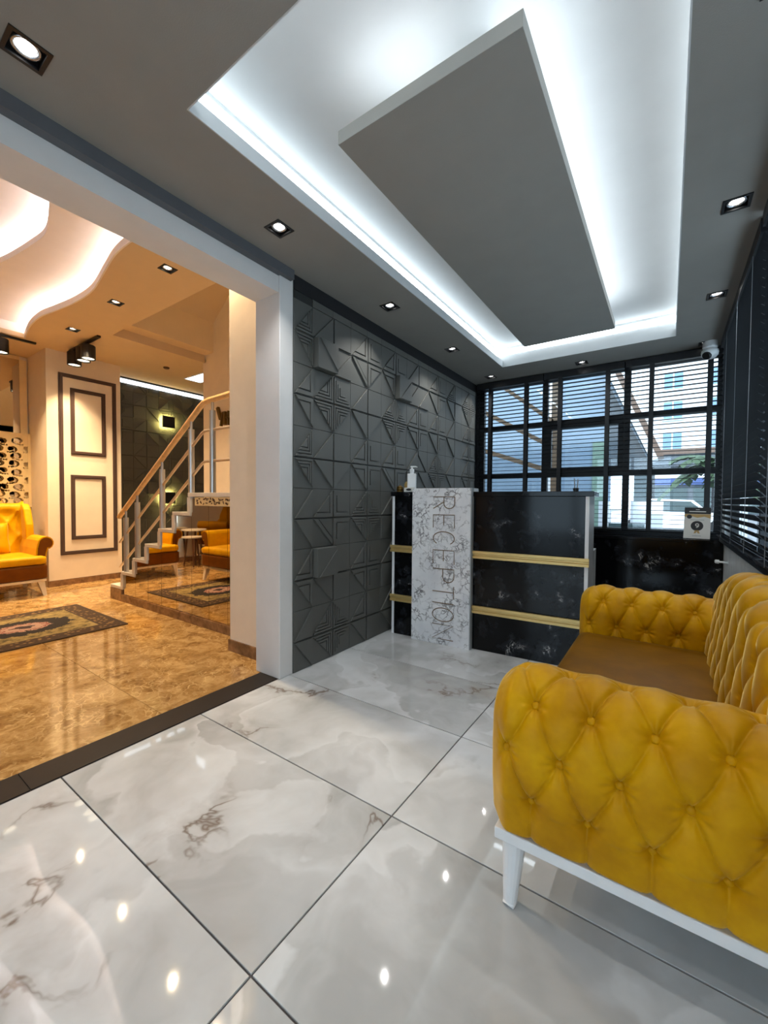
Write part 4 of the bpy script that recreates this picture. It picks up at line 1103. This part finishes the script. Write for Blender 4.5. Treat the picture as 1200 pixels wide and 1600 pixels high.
# sloping canopy of the neighbouring house
def slab3(a, b, d, t, name, mat, par):
    """sheet through line a-b, extended along d, thickness t (down)"""
    a, b, d = Vector(a), Vector(b), Vector(d); v = [a, b, b+d, a+d]
    return MB().add([tuple(p) for p in v]+[tuple(p-Vector((0, 0, t))) for p in v], [(0, 1, 2, 3), (7, 6, 5, 4), (0, 4, 5, 1), (1, 5, 6, 2), (2, 6, 7, 3), (3, 7, 4, 0)]).obj(name, mat, par)
Y = 7.5
nh = thing('neighbour_house', 'pale blue neighbouring house wall with sloping grey gable beside the window', 'house', (0, Y, GZ))
xt, zt = U(946, 578, Y); xe, ze = U(1018, 722, Y)
gp = [(-9.0, 0), (U(950, 800, Y)[0], 0), (U(950, 800, Y)[0], ze-GZ), (xe, ze-GZ), (xt, zt-GZ), (xt-.35, zt-GZ+.9), (-9.0, zt-GZ+.9)]
MB().prism(gp, 0, .3, lambda p, q, h: (p, h, q)).obj('wall', 'facade_blue', nh)
q_ = Vector((xe-xt, ze-zt)).normalized(); nq = Vector((-q_.y, q_.x))
if nq.x < 0: nq = -nq
for o0, o1, mt in ((0, .09, 'facade_white'), (.09, .17, 'brick_brown')):
    pp = [(xt-.2*q_.x*2+nq.x*o0, zt-GZ-.2*q_.y*2+nq.y*o0), (xe+nq.x*o0, ze-GZ+nq.y*o0), (xe+nq.x*o1, ze-GZ+nq.y*o1), (xt-.2*q_.x*2+nq.x*o1, zt-GZ-.2*q_.y*2+nq.y*o1)]
    MB().prism(pp, -.25, .3, lambda p, q, h: (p, h, q)).obj('verge_board', mt, nh)
# grey gable shade panel and dark door under it
MB().prism([(U(950, 745, Y)[0], U(950, 745, Y)[1]-GZ), (U(1016, 738, Y)[0], U(1016, 738, Y)[1]-GZ), (xe-.03, ze-GZ), (U(957, 612, Y)[0], U(957, 612, Y)[1]-GZ), (U(950, 600, Y)[0], U(950, 600, Y)[1]-GZ)], -.06, 0, lambda p, q, h: (p, h, q)).obj('gable_board', 'canopy_grey', nh)
a, b = U(988, 760, Y)[0], U(1016, 760, Y)[0]
BX(a, b, .35, .45, 0, U(1000, 740, Y)[1]-GZ).obj('dark_door', 'shop_dark', nh)
# wall panes of the blue house
for p0, p1 in ((858, 864), (866, 870), (872, 876)):
    BX(U(p0, 700, Y)[0], U(p1, 700, Y)[0], -.03, 0, 0, zt-GZ+.4).obj('cladding_strip', 'beam_tan' if p0 == 866 else 'facade_white', nh)
BX(U(925, 760, Y)[0], U(949, 760, Y)[0], -.02, 0, 0, U(940, 690, Y)[1]-GZ).obj('reflection_panel', 'pale_green', nh)  # greenish glass reflection painted as a flat panel
# timber beams of the lean-to
tbm = thing('pergola', 'tan timber pergola beams sloping past the window', 'pergola', (-2.4, 6.2, GZ))
Y = 6.2
for (ax, ay), (bx_, by) in (((770, 594), (866, 660)), ((748, 640), (866, 700)), ((748, 702), (866, 738))):
    p0, p1 = U(ax, ay, Y), U(bx_, by, Y); w_ = .035
    MB().prism([(p0[0], p0[1]-GZ-w_), (p1[0], p1[1]-GZ-w_), (p1[0], p1[1]-GZ+w_), (p0[0], p0[1]-GZ+w_)], -.05, .05, lambda p, q, h: (p+2.4, h, q)).obj('beam', 'beam_tan', tbm)
BX(U(868, 640, Y)[0]+2.36, U(868, 640, Y)[0]+2.44, -.05, .05, 0, 3.2).obj('post', 'beam_tan', tbm)
BX(U(742, 640, Y)[0]+2.36, U(742, 640, Y)[0]+2.44, -.05, .05, 0, 3.6).obj('post', 'beam_tan', tbm)
# low white garden wall with dark louvred gate
Y = 6.8
gwl = thing('garden_wall', 'low white garden wall with a dark louvred gate', 'wall', (0, Y, GZ))
BX(U(935, 800, Y)[0], U(951, 800, Y)[0], 0, .15, 0, U(945, 783, Y)[1]-GZ).obj('wall_block', 'facade_white', gwl)
BX(U(985, 800, Y)[0], U(1036, 800, Y)[0], 0, .15, 0, U(1000, 783, Y)[1]-GZ).obj('wall_block', 'facade_white', gwl)
ga, gb = U(952, 800, Y)[0], U(1008, 800, Y)[0]
for k in range(8): BX(ga, gb, -.06, -.02, .06+.12*k, .06+.12*k+.1).obj('louvre', 'shop_dark', gwl)
# palm tree
Y = 15.0
xp, _ = U(1128, 800, Y)
pt = thing('palm_tree', 'green palm tree growing by the street', 'tree', (xp, Y, GZ))
MB().tube([(0, 0, 0), (.05, 0, 1.0), (0, 0, 2.3)], [.2, .16, .15], 10).obj('trunk', 'trunk_brown', pt)
rp = random.Random(11)
for k in range(26):
    a = 2*PI*k/26*1.0+rp.uniform(-.2, .2); el = rp.uniform(.1, 1.1); L_ = rp.uniform(1.1, 1.7); mb = MB(); pr_ = []
    for i in range(9):
        s_ = i/8; r_ = L_*s_*math.cos(el*.6); zz = 2.3+L_*(s_*math.sin(el)-.75*s_*s_); pr_.append(Vector((r_*math.cos(a), r_*math.sin(a), zz)))
    side = Vector((-math.sin(a), math.cos(a), 0))
    for i in range(8):
        for sg in (-1, 1):
            wl_ = .32*(1-abs(i/8-.4))
            p, q = pr_[i], pr_[i+1]; mb.add([p, q, q+side*sg*wl_+Vector((0, 0, -.12)), p+side*sg*wl_*.85+Vector((0, 0, -.10))], [(0, 1, 2, 3)])
    mb.obj('frond', 'leaf_green', pt)
# hedge behind the palm
# parked car
Y = 20.0
xc, _ = U(1052, 800, Y)
car = thing('parked_car', 'white parked car at the kerb across the street', 'car', (xc, Y, GZ))
body = [(-2.1, .3), (2.1, .3), (2.15, .65), (1.9, .85), (1.1, .92), (.6, 1.40), (-.9, 1.45), (-1.6, .98), (-2.1, .9)]
MB().prism(body, -.8, .8, lambda p, q, h: (p, h, q)).obj('body', 'car_white', car, bevel=.05)
MB().prism([(-1.35, .98), (.95, .95), (.52, 1.34), (-.85, 1.38)], -.83, .83, lambda p, q, h: (p, h, q)).obj('side_windows', 'shop_dark', car)
for wx in (-1.3, 1.3):
    for wy in (-.72, .72): MB().tube([(wx, wy-.1, .32), (wx, wy+.1, .32)], .32, 16).obj('wheel', 'tyre', car)
# yellow kerb
kb = thing('street_kerb', 'yellow and pale painted kerb along the street', 'kerb', (0, 13.0, GZ))
for k in range(6): BX(-2.0+1.6*k, -.42+1.6*k, 0, .3, 0, .16).obj('kerb_stone', 'kerb_yellow' if k % 2 else 'kerb_pale', kb, bevel=.02)
